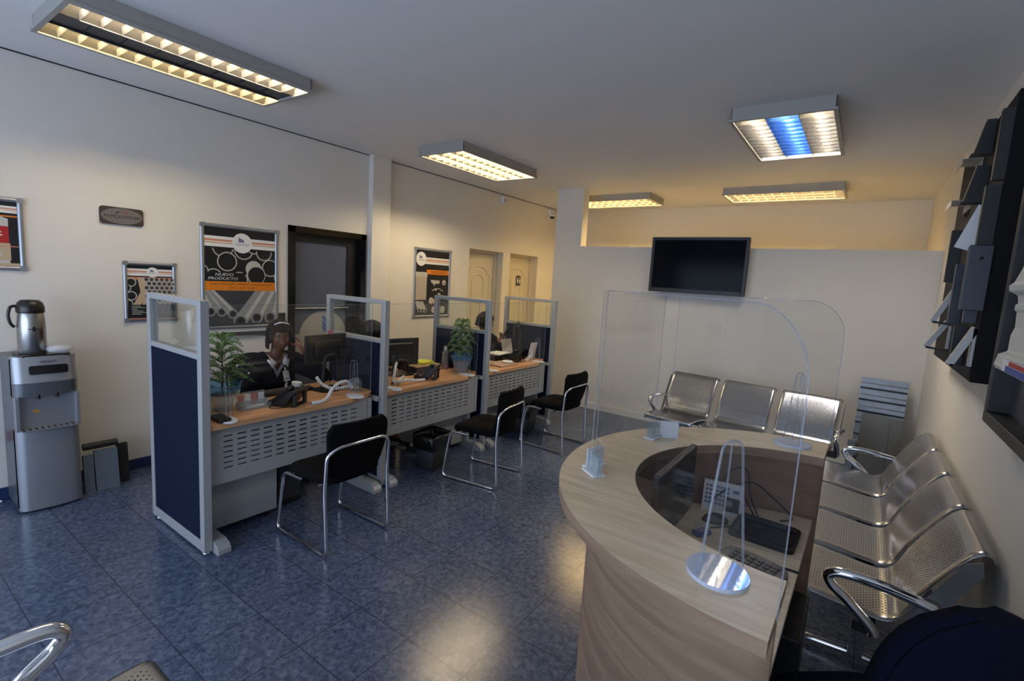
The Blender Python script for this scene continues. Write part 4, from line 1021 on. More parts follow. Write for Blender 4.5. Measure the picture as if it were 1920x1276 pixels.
# potted pines wrapped in cellophane
def pine(label, x, y, h, seed, spread=0.2, lim=None):
    random.seed(seed)
    t = thing('potted_pine', label, 'potted plant', (x, y, Zd), 0, 'potted pines on the desks')
    rows = []
    for z, r in ((0.0, 0.052), (0.004, 0.055), (0.10, 0.072), (0.11, 0.075)): rows.append([(r * math.cos(2 * PI * k / 24), r * math.sin(2 * PI * k / 24), z) for k in range(24)])
    MB().grid(rows, 0, True, closed=True).add(rows[0], [tuple(reversed(range(24)))]).add([(p[0] * .95, p[1] * .95, 0.1) for p in rows[3]], [tuple(range(24))], 1).build('pot', [M_cello2, M_bark], t)
    rows = []
    for z, r in ((0.008, 0.06), (0.06, 0.072), (0.12, 0.092), (0.15, 0.10), (0.175, 0.115)):
        rows.append([((r * random.uniform(.93, 1.08)) * math.cos(2 * PI * k / 26), (r * random.uniform(.93, 1.08)) * math.sin(2 * PI * k / 26), z + (random.uniform(-.02, .02) if z > .1 else 0)) for k in range(26)])
    MB().grid(rows[:3], 0, True, closed=True).grid(rows[2:], 1, True, closed=True).build('cellophane_wrap', [M_cello2, M_cello], t)
    MB().tube([(0, 0, 0.1), (0.004, 0.0, h * 0.5), (0, 0.004, h)], [0.007, 0.005, 0.002], 8).build('stem', M_bark, t)
    f = MB(); tiers = 7
    for i in range(tiers):
        z = 0.17 + (h - 0.19) * i / (tiers - 1); ln = spread * (1.0 - 0.55 * (i / (tiers - 1)) ** 1.3)
        for b in range(6):
            a = 2 * PI * b / 6 + i * 0.5 + random.uniform(-.2, .2); L = ln * random.uniform(.8, 1.1)
            if lim:
                if math.cos(a) > 0.05: L = min(L, (lim[0] - 0.03) / math.cos(a))
                if math.sin(a) > 0.05: L = min(L, (lim[1] - 0.03) / math.sin(a))
            P = [Vector((math.cos(a) * L * s, math.sin(a) * L * s, z + 0.05 * math.sin(s * 2.2) - 0.03 * s * s)) for s in [k / 9 for k in range(10)]]
            f.tube(P, [0.003] * 5 + [0.002] * 5, 5, cap=False)
            for k in range(1, 10):
                d = (P[k] - P[k - 1]).normalized(); sd = d.cross(Vector((0, 0, 1))).normalized()
                for s in (-1, 1):
                    for up in (0.15,):
                        nl = 0.052 * (1 - 0.5 * k / 9) * random.uniform(.8, 1.1)
                        tip = P[k] + (sd * s * (1 - up * .5) + d * 0.75 + Vector((0, 0, 0.35 + up))).normalized() * nl
                        wv = d * 0.0042; o = Vector((0, 0, 0.0042))
                        f.add([P[k] - wv, P[k] + wv, P[k] + o, P[k].lerp(tip, .6) + o * 1.3, tip], [(0, 1, 4), (1, 2, 3, 4), (2, 0, 4, 3)])
    f.build('foliage', M_leaf, t)
    for k in range(9):
        a = random.uniform(0, 6.28); z = random.uniform(0.2, h - 0.1); rr = (spread if not lim else min(lim)) * random.uniform(.45, .85)
        MB().ball((rr * math.cos(a), rr * math.sin(a), z + 0.01), 0.0065, n=8).build('white_bead', M_white, t)
pine('potted pine in blue and clear wrap behind the first screen post', -3.25, 1.475, 0.46, 5, 0.20, (0.19, 0.4))
pine('potted pine in blue and clear wrap at the end of the middle desk', -3.15, 3.66, 0.49, 9, 0.17, (0.115, 0.14))

# ------------------------------------------------------------------ reception counter
RC = (-0.0615, 1.80)
def arcp(r, a0, a1, n=48): return [(r * math.cos(R(a0 + (a1 - a0) * k / n)), r * math.sin(R(a0 + (a1 - a0) * k / n))) for k in range(n + 1)]
t = thing('reception_counter', 'curved pale oak reception counter with a raised ring top', 'reception counter', (RC[0], RC[1], 0), R(-0.67))
RO, RI = 0.80, 0.545
top = arcp(RO, 90, 270) + arcp(RI, 270, 90)
n_ = len(top)
ct = MB().add([(x, y, 1.015) for x, y in top] + [(x, y, 1.05) for x, y in top], [tuple(reversed(range(n_))), tuple(range(n_, 2 * n_))])
ct.add(ct.v[:], [(i, (i + 1) % n_, n_ + (i + 1) % n_, n_ + i) for i in range(n_)], 1)  # side faces take the browner laminate, painting in the shade on the edge
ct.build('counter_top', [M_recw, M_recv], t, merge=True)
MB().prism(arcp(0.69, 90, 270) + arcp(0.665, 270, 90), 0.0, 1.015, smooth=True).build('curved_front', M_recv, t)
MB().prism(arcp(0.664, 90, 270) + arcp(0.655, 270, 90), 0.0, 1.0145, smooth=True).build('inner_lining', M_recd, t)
dk = arcp(0.652, 90, 270)
MB().prism([(min(x, -0.016), y) for x, y in dk if y > 0.145] + [(-0.635, 0.145), (-0.016, 0.145)], 0.715, 0.74).build('desk_surface', M_recw, t, bevel=0.001)
MB().prism([(-0.016, 0.14), (-0.636, 0.14)] + [(min(x, -0.016), y) for x, y in dk if y < 0.14], 0.715, 0.74).build('desk_surface', M_recw, t, bevel=0.001)
t = thing('computer_tower', 'black computer tower on the floor under the reception desk', 'computer', (-0.298, 2.02, 0))
MB().box(0, 0.26, 0, 0.36, 0.012, 0.44).build('case', M_blk, t, bevel=0.008)
for sx in (0.04, 0.22): MB().box(sx - 0.015, sx + 0.015, 0.02, 0.34, 0.0, 0.012).build('foot', M_blk, t)

# things on the reception desk
Zr = 0.74
t = thing('monitor', 'black monitor turned sideways inside the reception counter', 'monitor', (-0.475, 1.80, Zr))
MB().box(-0.025, 0.0, -0.225, 0.225, 0.075, 0.345).build('shell', M_blk, t, bevel=0.006)
MB().box(0.0002, 0.002, -0.215, 0.215, 0.09, 0.333).build('screen', M_blkg, t)
MB().box(-0.06, -0.026, -0.04, 0.04, 0.01, 0.2).build('stand', M_blk, t, bevel=0.005)
MB().prism(rrect(0.14, 0.2, 0.04), 0, 0.01, 0, Matrix.Translation((-0.03, 0, 0))).build('foot', M_blk, t, bevel=0.003)
t = thing('desk_calendar', 'white tent calendar with a photo behind the reception monitor', 'calendar', (-0.405, 2.27, Zr), R(8))
A = Matrix.Rotation(R(-14), 4, 'X')
MB().box(-0.08, 0.08, -0.001, 0.001, 0, 0.135, 0, Matrix.Translation((0, -0.033, 0)) @ A).box(-0.08, 0.08, -0.001, 0.001, 0, 0.135, 0, Matrix.Translation((0, 0.033, 0)) @ Matrix.Rotation(R(14), 4, 'X')).build('card', M_whitep, t)
q = Pr(); q.k = 0.0012
for i in range(7):
    for j in range(5): q.r(-0.07 + i * 0.0145, -0.0605 + i * 0.0145, 0.105 - j * 0.018, 0.115 - j * 0.018, 1)
q.r(0.008, 0.07, 0.015, 0.075, 0); q.p(circ(0.014, 14, 0.03, 0.05), 2); q.r(0.04, 0.065, 0.095, 0.11, 1)
for v in range(len(q.v)): x, y, z = q.v[v]; q.v[v] = tuple(Matrix.Translation((0, -0.033, 0)) @ A @ Vector((x, -z, y)))
q.build('print', [M_ink, M_lblue, M_pipe], t)
sp = MB()
for k in range(14): sp.tube([(-0.072 + k * 0.011 + 0.0, 0.006 * math.cos(a), 0.134 + 0.006 * math.sin(a)) for a in [2 * PI * i / 8 for i in range(8)]], 0.001, 4, closed=True)
sp.build('spiral_binding', M_dgrey, t)
MB_ = MB().ball((0, 0, 0.0), 0.055, 0.034, 0.036, 18)
t = tag(MB_.build('computer_mouse', M_blkg, loc=(-0.40, 2.14, Zr)), 'black mouse in front of the desk calendar', 'mouse')
for v in t.data.vertices: v.co.z = max(0.0, v.co.z)
t.rotation_euler = (0, 0, R(25))
t = thing('stapler', 'small blue and clear desk gadget by the reception monitor', 'stapler', (-0.415, 1.985, Zr), R(60))
MB().box(-0.035, 0.035, -0.02, 0.02, 0, 0.018).build('base', M_blueink, t, bevel=0.004)
MB().box(-0.03, 0.03, -0.018, 0.018, 0.0185, 0.045).build('cover', M_cello2, t, bevel=0.006)
t = thing('desk_pad', 'flat black rounded desk pad on the reception desk', 'desk pad', (-0.215, 2.165, Zr), R(-2))
MB().prism(rrect(0.235, 0.225, 0.025), 0, 0.016).build('body', M_blk, t, bevel=0.004)
MB().prism(rrect(0.205, 0.12, 0.015, cy=-0.03), 0.0161, 0.019).build('inset', M_blkg, t, bevel=0.002)
MB().box(-0.10, 0.10, 0.06, 0.10, 0.0161, 0.024).build('rear_ridge', M_dgrey, t, bevel=0.004)
t = thing('numeric_keypad', 'black telephone keypad console with rows of keys, nearest the counter end', 'keypad', (-0.21, 1.84, Zr), R(-14))
pts = [(0.11 * math.copysign(abs(math.cos(a)) ** .6, math.cos(a)), 0.075 * math.copysign(abs(math.sin(a)) ** .6, math.sin(a))) for a in [2 * PI * k / 40 for k in range(40)]]
MB().prism(pts, 0, 0.026).build('body', M_blk, t, bevel=0.008)
for i in range(6):
    for j in range(4): MB().box(-0.075 + i * 0.027, -0.055 + i * 0.027, -0.05 + j * 0.026, -0.033 + j * 0.026, 0.0262, 0.031).build('key', M_dgrey, t, bevel=0.002, seg=1)
c = MB()
for pts in ([(-0.45, 2.26, 0.745), (-0.40, 2.32, 0.90), (-0.33, 2.33, 0.93), (-0.30, 2.30, 0.83), (-0.26, 2.29, 0.75)],
            [(-0.38, 2.31, 0.85), (-0.30, 2.33, 0.88), (-0.22, 2.35, 0.83), (-0.14, 2.36, 0.76), (-0.18, 2.33, 0.745)],
            [(-0.44, 2.20, 0.80), (-0.36, 2.29, 0.86), (-0.30, 2.27, 0.80), (-0.27, 2.22, 0.765), (-0.33, 2.14, 0.745), (-0.40, 2.06, 0.745)]):
    c.tube(catmull(pts, 8), 0.0035, 6)
tag(c.build('cable_tangle', M_blk), 'tangle of thin black cables behind the reception desk pad', 'cables')
tag(MB().tube(catmull([(-0.13, 1.925, Zr + 0.004), (-0.10, 1.93, Zr + 0.004), (-0.072, 1.931, Zr + 0.003)], 6), 0.004, 6).build('cord', M_blk), 'short black cord lying at the edge of the reception desk', 'cord')

# shields on the counter
Zc = 1.05
def vframe(p, q):
    d = (Vector((q[0] - p[0], q[1] - p[1], 0))); L = d.length; d.normalize(); n = Vector((d.y, -d.x, 0))
    return frame_mat((p[0], p[1], 0), d, (0, 0, 1), n), L
def counter_shield(label, p, q, H, rc_end, foot_at=None, corner='end'):
    A, L = vframe(p, q)
    t = thing('counter_shield', label, 'acrylic shield', (0, 0, 0), 0, 'clear shields on the reception counter'); t.matrix_world = Matrix.Translation((0, 0, Zc)) @ A
    out = [(0, 0.003), (L, 0.003)]
    if rc_end: out += [(L - rc_end + rc_end * math.cos(R(a)), H - rc_end + rc_end * math.sin(R(a))) for a in range(0, 91, 6)]
    else: out += [(L, H)]
    out += [(0, H)]
    m = MB(); m.add([(x, y, 0) for x, y in out], [tuple(range(len(out)))]); m.build('pane', M_acr, t)
    e = MB(); e.tube([(x, y, 0) for x, y in out[1:]] + [(0, 0.003, 0)], 0.0017, 6); e.build('pane_edge', M_edge, t)
    if foot_at is not None:
        x = foot_at
        # local z is the panel normal
        MB().prism(circ(0.075, 36, 0, 0, ry=0.068), 0.0, 0.009, 0, frame_mat((x, 0, 0.0), (0.93, 0, 0.36), (0.36, 0, -0.93), (0, 1, 0))).build('base', M_baseb, t, bevel=0.003)
        pts = fillet([(x, 0.0095, -0.075), (x, 0.32, -0.030), (x, 0.32, 0.024), (x, 0.0095, 0.055)], 0.04, 8)
        f = MB().tube(pts, 0.0032, 8)
        f.add([tuple(v) for v in pts], [tuple(range(len(pts)))], 1)
        f.tube([(x, 0.02, 0.0), (x, 0.318, 0.0)], 0.0022, 6)
        f.build('upright', [M_edge, M_acr], t)
    return t
PA0, PA1 = (-0.690, 1.525), (-0.066, 1.077)
PB0, PB1 = (-0.640, 2.150), (-0.050, 2.556)
PC0, PC1 = (-0.750, 1.625), (-0.683, 2.095)
counter_shield('clear shield with one rounded corner along the near side of the counter', PA0, PA1, 0.632, 0.155, 0.60)
counter_shield('clear shield with one rounded corner along the far side of the counter', PB0, PB1, 0.632, 0.155, 0.555)
counter_shield('clear square shield across the curved middle of the counter', PC0, PC1, 0.628, 0)
def corner_bracket(label, x, y, a, b):
    t = thing('corner_bracket', label, 'bracket', (x, y, Zc), 0, 'white brackets joining the counter shields')
    for ang in (a, b):
        A = Matrix.Rotation(R(ang), 4, 'Z')
        MB().box(0.004, 0.085, 0.006, 0.010, 0.0, 0.068, 0, A).box(0.004, 0.085, -0.010, -0.006, 0.0, 0.068, 0, A).build('clamp_plate', M_cello2 if ang == a else M_white, t, bevel=0.001)
        MB().box(0.0, 0.085, -0.024, 0.024, 0, 0.007, 0, A).build('base_arm', M_white, t, bevel=0.002)
def ang(p, q): return math.degrees(math.atan2(q[1] - p[1], q[0] - p[0]))
corner_bracket('white corner bracket at the left end of the near counter shield', -0.728, 1.555, ang(PA0, PA1), ang(PC0, PC1))
corner_bracket('white corner bracket at the left end of the far counter shield', -0.672, 2.13, ang(PC1, PC0), ang(PB0, PB1))

# ------------------------------------------------------------------ steel waiting benches
def shell_mesh(w=0.50):
    prof = catmull([(0.228, 0, 0.372), (0.240, 0, 0.395), (0.222, 0, 0.420), (0.12, 0, 0.420), (0.0, 0, 0.408), (-0.11, 0, 0.396), (-0.175, 0, 0.397), (-0.215, 0, 0.424),
                    (-0.240, 0, 0.475), (-0.268, 0, 0.545), (-0.315, 0, 0.635), (-0.365, 0, 0.715), (-0.400, 0, 0.762), (-0.432, 0, 0.784), (-0.462, 0, 0.778), (-0.472, 0, 0.752)], 7)
    d = [0.0]
    for a, b in zip(prof, prof[1:]): d.append(d[-1] + (b - a).length)
    cols = [-0.5, -0.497, -0.485, -0.46, -0.43] + [-0.4 + 0.1 * k for k in range(9)] + [0.43, 0.46, 0.485, 0.497, 0.5]
    vs = []; pf = []; uv = []
    for i, p in enumerate(prof):
        tn = (prof[min(i + 1, len(prof) - 1)] - prof[max(i - 1, 0)]).normalized(); nr = Vector((tn.z, 0, -tn.x))
        if nr.z < 0 and i < 30: nr = -nr
        for c in cols:
            e = max(0.0, (abs(c) - 0.47) / 0.03)
            off = -0.010 * e * e
            sd = nr * off
            # moulded hip and lumbar dishing
            bow_ = -0.012 * (1 - (2 * c) ** 2) if d[i] > 0.55 and d[i] < 0.95 else 0.0
            fade = max(0.0, math.sin(PI * min(1, max(0, (d[i] - 0.55) / 0.40)))) if bow_ else 0
            vs.append((p.x + sd.x + bow_ * fade, c * w, p.z + sd.z)); uv.append((c * w, d[i]))
            z0 = d[i]; inseat = 0.075 < z0 < 0.50; inback = 0.53 < z0 < 0.885
            pf.append(1.0 if abs(c) <= 0.405 and (inseat or inback) else 0.0)
    nc = len(cols); fs = []
    for i in range(len(prof) - 1):
        for j in range(nc - 1): fs.append((i * nc + j, (i + 1) * nc + j, (i + 1) * nc + j + 1, i * nc + j + 1))
    me = bpy.data.meshes.new('seat_shell'); me.from_pydata(vs, [], fs)
    me.materials.append(M_perf)
    me.polygons.foreach_set('use_smooth', [True] * len(fs))
    u = me.uv_layers.new(name='UVMap')
    for lp in me.loops: u.data[lp.index].uv = uv[lp.vertex_index]
    at = me.attributes.new('perf', 'FLOAT', 'POINT'); at.data.foreach_set('value', pf)
    me.update(); return me
SHELL = shell_mesh(0.49)
def bench(label, loc, rz, n, pitch, arms=(True, True), group='perforated steel waiting benches', az=0.0):
    t = thing('waiting_bench', label, 'bench', loc, rz, group)
    L = pitch * n
    for k in range(n):
        o = bpy.data.objects.new('seat', SHELL); C.objects.link(o); o.parent = t; o.location = (0, -L / 2 + pitch * (k + 0.5), 0)
        md = o.modifiers.new('solid', 'SOLIDIFY'); md.thickness = 0.0025; md.offset = -1
        for s in (-1, 1):
            b = MB(); y = s * 0.2
            b.tube([(x, y, z) for x, z in ((0.15, 0.404), (0.0, 0.396), (-0.11, 0.384), (-0.19, 0.392), (-0.235, 0.432), (-0.262, 0.50), (-0.285, 0.55))], 0.009, 6)
            b.build('bracket', M_galv, o)
    MB().box(-0.15, -0.07, -L / 2 - 0.02, L / 2 + 0.02, 0.325, 0.372).build('beam', M_blk, t, bevel=0.004)
    for y in (-L / 2 + 0.28, L / 2 - 0.28):
        MB().box(-0.14, -0.08, y - 0.02, y + 0.02, 0.03, 0.325).build('leg', M_chrome, t, bevel=0.006)
        f = MB().tube(fillet([(0.22, y, 0.022), (0.15, y, 0.034), (-0.11, y, 0.045), (-0.33, y, 0.034), (-0.38, y, 0.022)], 0.05), 0.018, 10)
        for x in (0.19, -0.35): f.lathe([(0.02, 0), (0.02, 0.008), (0.008, 0.01), (0.008, 0.02)], 12, M=Matrix.Translation((x, y, 0)))
        f.build('foot', M_chrome, t)
    for s, on in zip((-1, 1), arms):
        if not on: continue
        y = s * (L / 2 + 0.012)
        p = catmull([(x_, y, z_ + az) for x_, z_ in ((-0.145, 0.33), (-0.13, 0.36), (-0.05, 0.435), (0.018, 0.488), (0.034, 0.526), (-0.008, 0.550), (-0.13, 0.550), (-0.25, 0.536), (-0.315, 0.524))], 7)
        m = MB(); m.tube(p, 0.022, 12); m.v = [(x, y + (yy - y) * 1.0, z) for x, yy, z in m.v]
        m.ball((-0.315, y, 0.524 + az), 0.022, n=12)
        m.build('armrest', M_chrome, t)
        MB().prism([(-0.20, 0.36), (-0.24, 0.43), (-0.29, 0.55), (-0.385, 0.73), (-0.43, 0.755), (-0.44, 0.70), (-0.36, 0.55), (-0.30, 0.40), (-0.27, 0.35)], y - s * 0.02, y - s * 0.017, 0, frame_mat((0, 0, 0), (1, 0, 0), (0, 0, 1), (0, 1, 0))).build('side_plate', M_galv, t)
    return t
bench('three-seat perforated steel bench along the back wall below the TV', (-0.886, 5.05, 0), R(-95.7), 3, 0.552)
bench('four-seat perforated steel bench along the right wall behind the counter', (0.05, 3.525, 0), PI, 4, 0.532)
bench('steel bench cut by the bottom left corner, only its armrest and a seat edge showing', (-0.965, 0.325, 0), R(90), 3, 0.532, az=0.085)

# ------------------------------------------------------------------ TV
t = thing('wall_tv', 'black flat TV mounted at the top of the half wall', 'TV', (-1.63, YB, 1.98))
MB().box(-0.545, 0.545, -0.13, -0.075, -0.325, 0.325).build('shell', M_blk, t, bevel=0.008)
b = MB(); w_, h_ = 0.545, 0.325
b.box(-w_, -w_ + 0.035, -0.137, -0.131, -h_, h_).box(w_ - 0.035, w_, -0.137, -0.131, -h_, h_).box(-w_ + 0.035, w_ - 0.035, -0.137, -0.131, h_ - 0.035, h_).box(-w_ + 0.035, w_ - 0.035, -0.137, -0.131, -h_, -h_ + 0.05)
b.build('bezel', M_blk, t, bevel=0.003)
M_scr = mat('tv_screen', rgb(8, 10, 17), 0.12, spec=0.06)
MB().box(-w_ + 0.036, w_ - 0.036, -0.1335, -0.1305, -h_ + 0.051, h_ - 0.036).build('screen', M_scr, t)
MB().box(-0.2, 0.2, -0.074, 0.0, -0.15, 0.15).build('wall_mount', M_blk, t)

# ------------------------------------------------------------------ metal panels leaning in the back right corner
t = thing('ribbed_sheet', 'tall ribbed steel sheet leaning in the back right corner', 'metal sheet', (0.25, 5.84, 0), R(-4))
A = Matrix.Rotation(R(-10), 4, 'X')
prof = []
for k in range(9):
    z = 0.955 - k * 0.115
    prof += [(0.0, z), (0.0, z - 0.05), (-0.024, z - 0.06), (-0.024, z - 0.095), (-0.004, z - 0.105)]
prof = [(y, max(z, 0.0)) for y, z in prof]
MB().grid([[(-0.185, y, z) for y, z in prof], [(0.185, y, z) for y, z in prof]], 0, False, A).build('sheet', M_galv, t, solid=0.002)
t = thing('flat_panel', 'dark steel panel leaning against the ribbed sheet', 'metal sheet', (0.27, 5.74, 0), R(-4), None)
A = Matrix.Rotation(R(-7), 4, 'X')
MB().box(-0.16, 0.015, -0.002, 0.0, 0.0, 0.62, 0, A).box(0.02, 0.065, -0.012, -0.002, 0.0, 0.61, 0, A).box(0.07, 0.155, -0.002, 0.0, 0.0, 0.61, 0, A).box(-0.16, 0.155, 0.0, 0.002, 0, 0.6, 0, A).build('sheet', mat('bronze_sheet', rgb(104, 98, 88), 0.35, 0.8, noise=0.1, nscale=5), t)
t = thing('flat_panel', 'small steel box profile standing beside the far end of the right bench', 'metal profile', (0.065, 5.70, 0), R(-4), None)
MB().box(-0.03, 0.03, -0.02, 0.02, 0, 0.36).build('tube', M_galv, t, bevel=0.004)

# ------------------------------------------------------------------ displays on the right wall
t = thing('sample_board', 'tall black board for gutter samples on the right wall', 'display board', (RX, 3.85, 2.0))
MB().box(-0.10, -0.001, -0.72, 0.75, -0.655, 0.66).build('board', M_boardk, t, bevel=0.003)
def sample(label, verts_boxes, m, cat='metal sample', nm='gutter_sample', sheet=None):
    t = thing(nm, label, cat, verts_boxes['at'], 0, 'samples on the black board')
    for pn, (mb, mm) in verts_boxes['parts'].items(): mb.build(pn.rstrip('0123456789'), mm, t)
    return t
BX = RX - 0.1     # face of the board
def u_channel(label, y0, y1, z0, z1, x0, x1, m, open_z=False):
    t = thing('channel_sample', label, 'metal sample', (x1, (y0 + y1) / 2, (z0 + z1) / 2), 0, 'samples on the black board')
    dx = x0 - x1; hy = (y1 - y0) / 2; hz = (z1 - z0) / 2
    MB().box(dx, dx + 0.003, -hy, hy, -hz, hz).build('web', m, t, bevel=0.001)
    MB().box(dx + 0.003, 0.002, -hy, -hy + 0.003, -hz, hz).build('flange', m, t)
    MB().box(dx + 0.003, 0.002, hy - 0.003, hy, -hz, hz).build('flange', m, t)
    if not open_z: MB().box(dx + 0.003, 0, -hy + 0.003, hy - 0.003, -hz, -hz + 0.003).build('end_plate', m, t)
    return t
u_channel('big dark channel at the top of the black board, nearest the camera', 3.14, 3.185, 2.275, 2.585, 0.408, BX, M_dsheet)
def trapezoid(label, y, z0, z1, x_top, x_bot, m, w=0.06):
    t = thing('profile_sample', label, 'metal sample', (BX, y, (z0 + z1) / 2), 0, 'samples on the black board')
    h = (z1 - z0) / 2
    poly = [(0, -h), (x_bot - BX, -h), (x_top - BX, h), (0, h)]
    MB().prism(poly, -w / 2, w / 2, 0, frame_mat((0, 0, 0), (1, 0, 0), (0, 0, 1), (0, -1, 0))).build('profile', m, t, bevel=0.002)
    MB().box(x_bot - BX - 0.012, 0, -w / 2 - 0.01, w / 2 + 0.01, -h - 0.006, -h).build('lip', m, t)
trapezoid('upper dark tapered profile at the top of the black board', 3.62, 2.495, 2.665, 0.412, 0.380, M_dsheet)
trapezoid('second dark tapered profile, below the thin pale ledge', 3.60, 2.245, 2.43, 0.400, 0.366, M_dsheet)
def ledge(label, y, z, x_tip, m, w=0.2, drop=0.03):
    t = thing('ledge_sample', label, 'metal sample', (BX, y, z), 0, 'samples on the black board')
    MB().box(x_tip - BX, 0.002, -w / 2, w / 2, 0, 0.003).build('shelf', m, t)
    MB().box(x_tip - BX, x_tip - BX + 0.003, -w / 2, w / 2, -drop, 0.0).build('lip', m, t)
    MB().box(-0.003, 0.002, -w / 2, w / 2, -0.05, 0.0).build('flange', m, t)
ledge('pale thin ledge sticking out between the two tapered profiles', 3.95, 2.525, 0.362, M_lsheet, 0.22)
ledge('lower pale ledge above the white tag', 4.15, 2.325, 0.36, M_lsheet, 0.24)
t = thing('paper_tag', 'white tilted paper tag hanging among the dark samples', 'tag', (0.435, 3.55, 2.12))
MB().box(-0.04, 0.035, -0.0008, 0.0008, -0.13, 0.10, 0, Matrix.Rotation(R(18), 4, 'Y')).build('tag', M_whitep, t)
MB().lathe([(0.004, -0.002), (0.004, 0.055)], 8, 0, frame_mat((0.0, 0, 0.09), (0, 1, 0), (0, 0, 1), (1, 0, 0))).build('string', M_whitep, t)
u_channel('grey-green gutter channel at the far left edge of the samples', 4.12, 4.165, 1.84, 2.16, 0.395, BX, M_dsheet)
u_channel('long dark channel behind the blue-grey box sample', 3.155, 3.20, 1.985, 2.255, 0.395, BX, M_dsheet)
t = thing('box_sample', 'blue-grey box profile with a round hole in its face', 'metal sample', (BX, 3.15, 1.83), 0, 'samples on the black board')
MB().box(0.368 - BX, 0.002, -0.045, 0.0, -0.15, 0.15).build('body', M_bsheet, t, bevel=0.004)
MB().prism(circ(0.008, 16), 0, 0.001, 0, frame_mat((-0.035, -0.0455, 0.09), (1, 0, 0), (0, 0, 1), (0, -1, 0))).build('hole', M_shadowk, t)
def brace(label, y, xa, za, xb, zb, m, w=0.03, back=0.09):
    t = thing('brace_sample', label, 'metal sample', (BX, y, za), 0, 'samples on the black board')
    a = Vector((xa - BX, 0, 0)); b = Vector((xb - BX, 0, zb - za)); d = (b - a).normalized(); n = Vector((-d.z, 0, d.x)) * 0.0015
    def strip(p, q, mm, nm):
        dd = (q - p).normalized(); nn = Vector((-dd.z, 0, dd.x)) * (0.014 if nm == 'strut' else 0.006); v = []
        for yy in (-w / 2, w / 2):
            for pt in (p - nn, p + nn, q + nn, q - nn): v.append((pt.x, yy, pt.z))
        MB().add(v, [(0, 1, 2, 3), (7, 6, 5, 4), (0, 4, 5, 1), (1, 5, 6, 2), (2, 6, 7, 3), (3, 7, 4, 0)]).build(nm, mm, t)
    strip(a, b, m, 'strut'); strip(b, Vector((0, 0, b.z - 0.012)), M_dsheet, 'lower_strip'); strip(Vector((-0.006, 0, 0.0)), Vector((-0.006, 0, b.z)), m, 'back_strip')
brace('highest pale triangular bracket at the lower left of the board', 3.90, 0.428, 1.785, 0.350, 1.595, M_lsheet)
brace('lowest pale triangular bracket at the far edge of the board', 3.98, 0.430, 1.60, 0.345, 1.435, M_lsheet)
brace('widest pale triangular bracket, nearest the camera at the board bottom', 3.18, 0.447, 1.60, 0.372, 1.415, M_lsheet, 0.05)
u_channel('dark half gutter at the bottom of the board between the brackets', 3.42, 3.47, 1.39, 1.60, 0.40, BX, M_dsheet)
u_channel('slim upright grey strip in the middle of the board', 3.72, 3.77, 1.60, 1.93, 0.40, BX, M_bsheet)
u_channel('blue-grey plate under the box profile', 3.23, 3.27, 1.62, 1.80, 0.402, BX, M_bsheet)

t = thing('relief_frame', 'dark steel frame with white cornice mouldings, cut by the right edge', 'display frame', (RX, 2.36, 1.78))
fr = MB(); hy, hz, fw = 0.45, 0.55, 0.045
fr.box(-0.088, -0.001, -hy, hy, -hz, -hz + fw).box(-0.088, -0.001, -hy, hy, hz - fw, hz).box(-0.088, -0.001, hy - fw, hy, -hz + fw, hz - fw).box(-0.088, -0.001, -hy, -hy + fw, -hz + fw, hz - fw)
fr.build('frame', M_dsheet, t, bevel=0.004)
MB().box(-0.02, -0.001, -hy + fw, hy - fw, -hz + fw, hz - fw).build('back_panel', M_gink, t)
M_plaster = mat('white_moulding', rgb(206, 204, 196), 0.5, bump=0.05, bscale=30)
t = thing('cornice_moulding', 'stepped white cornice moulding mounted in the dark frame', 'moulding', (RX - 0.0205, 2.33, 1.6))
prof = [(0, -0.13), (-0.085, -0.13), (-0.092, -0.115), (-0.085, -0.075), (-0.06, -0.06), (-0.06, 0.0), (-0.052, 0.03), (-0.055, 0.09), (-0.062, 0.095), (-0.062, 0.115), (-0.055, 0.12), (-0.06, 0.15), (-0.085, 0.165), (-0.088, 0.185), (-0.075, 0.2), (-0.06, 0.25), (-0.05, 0.33), (0, 0.33)]
MB().prism(prof, -0.30, 0.30, 0, frame_mat((0, 0, 0), (1, 0, 0), (0, 0, 1), (0, -1, 0))).build('profile', M_plaster, t, bevel=0.006)
q = MB(); q.box(-0.0935, -0.0925, -0.2, 0.16, -0.123, -0.08); q.box(-0.0945, -0.0936, -0.2, 0.10, -0.122, -0.10, 1); q.box(-0.0945, -0.0936, -0.2, 0.06, -0.098, -0.082, 2)
q.build('sticker', [M_whitep, M_blueink, M_red], t)

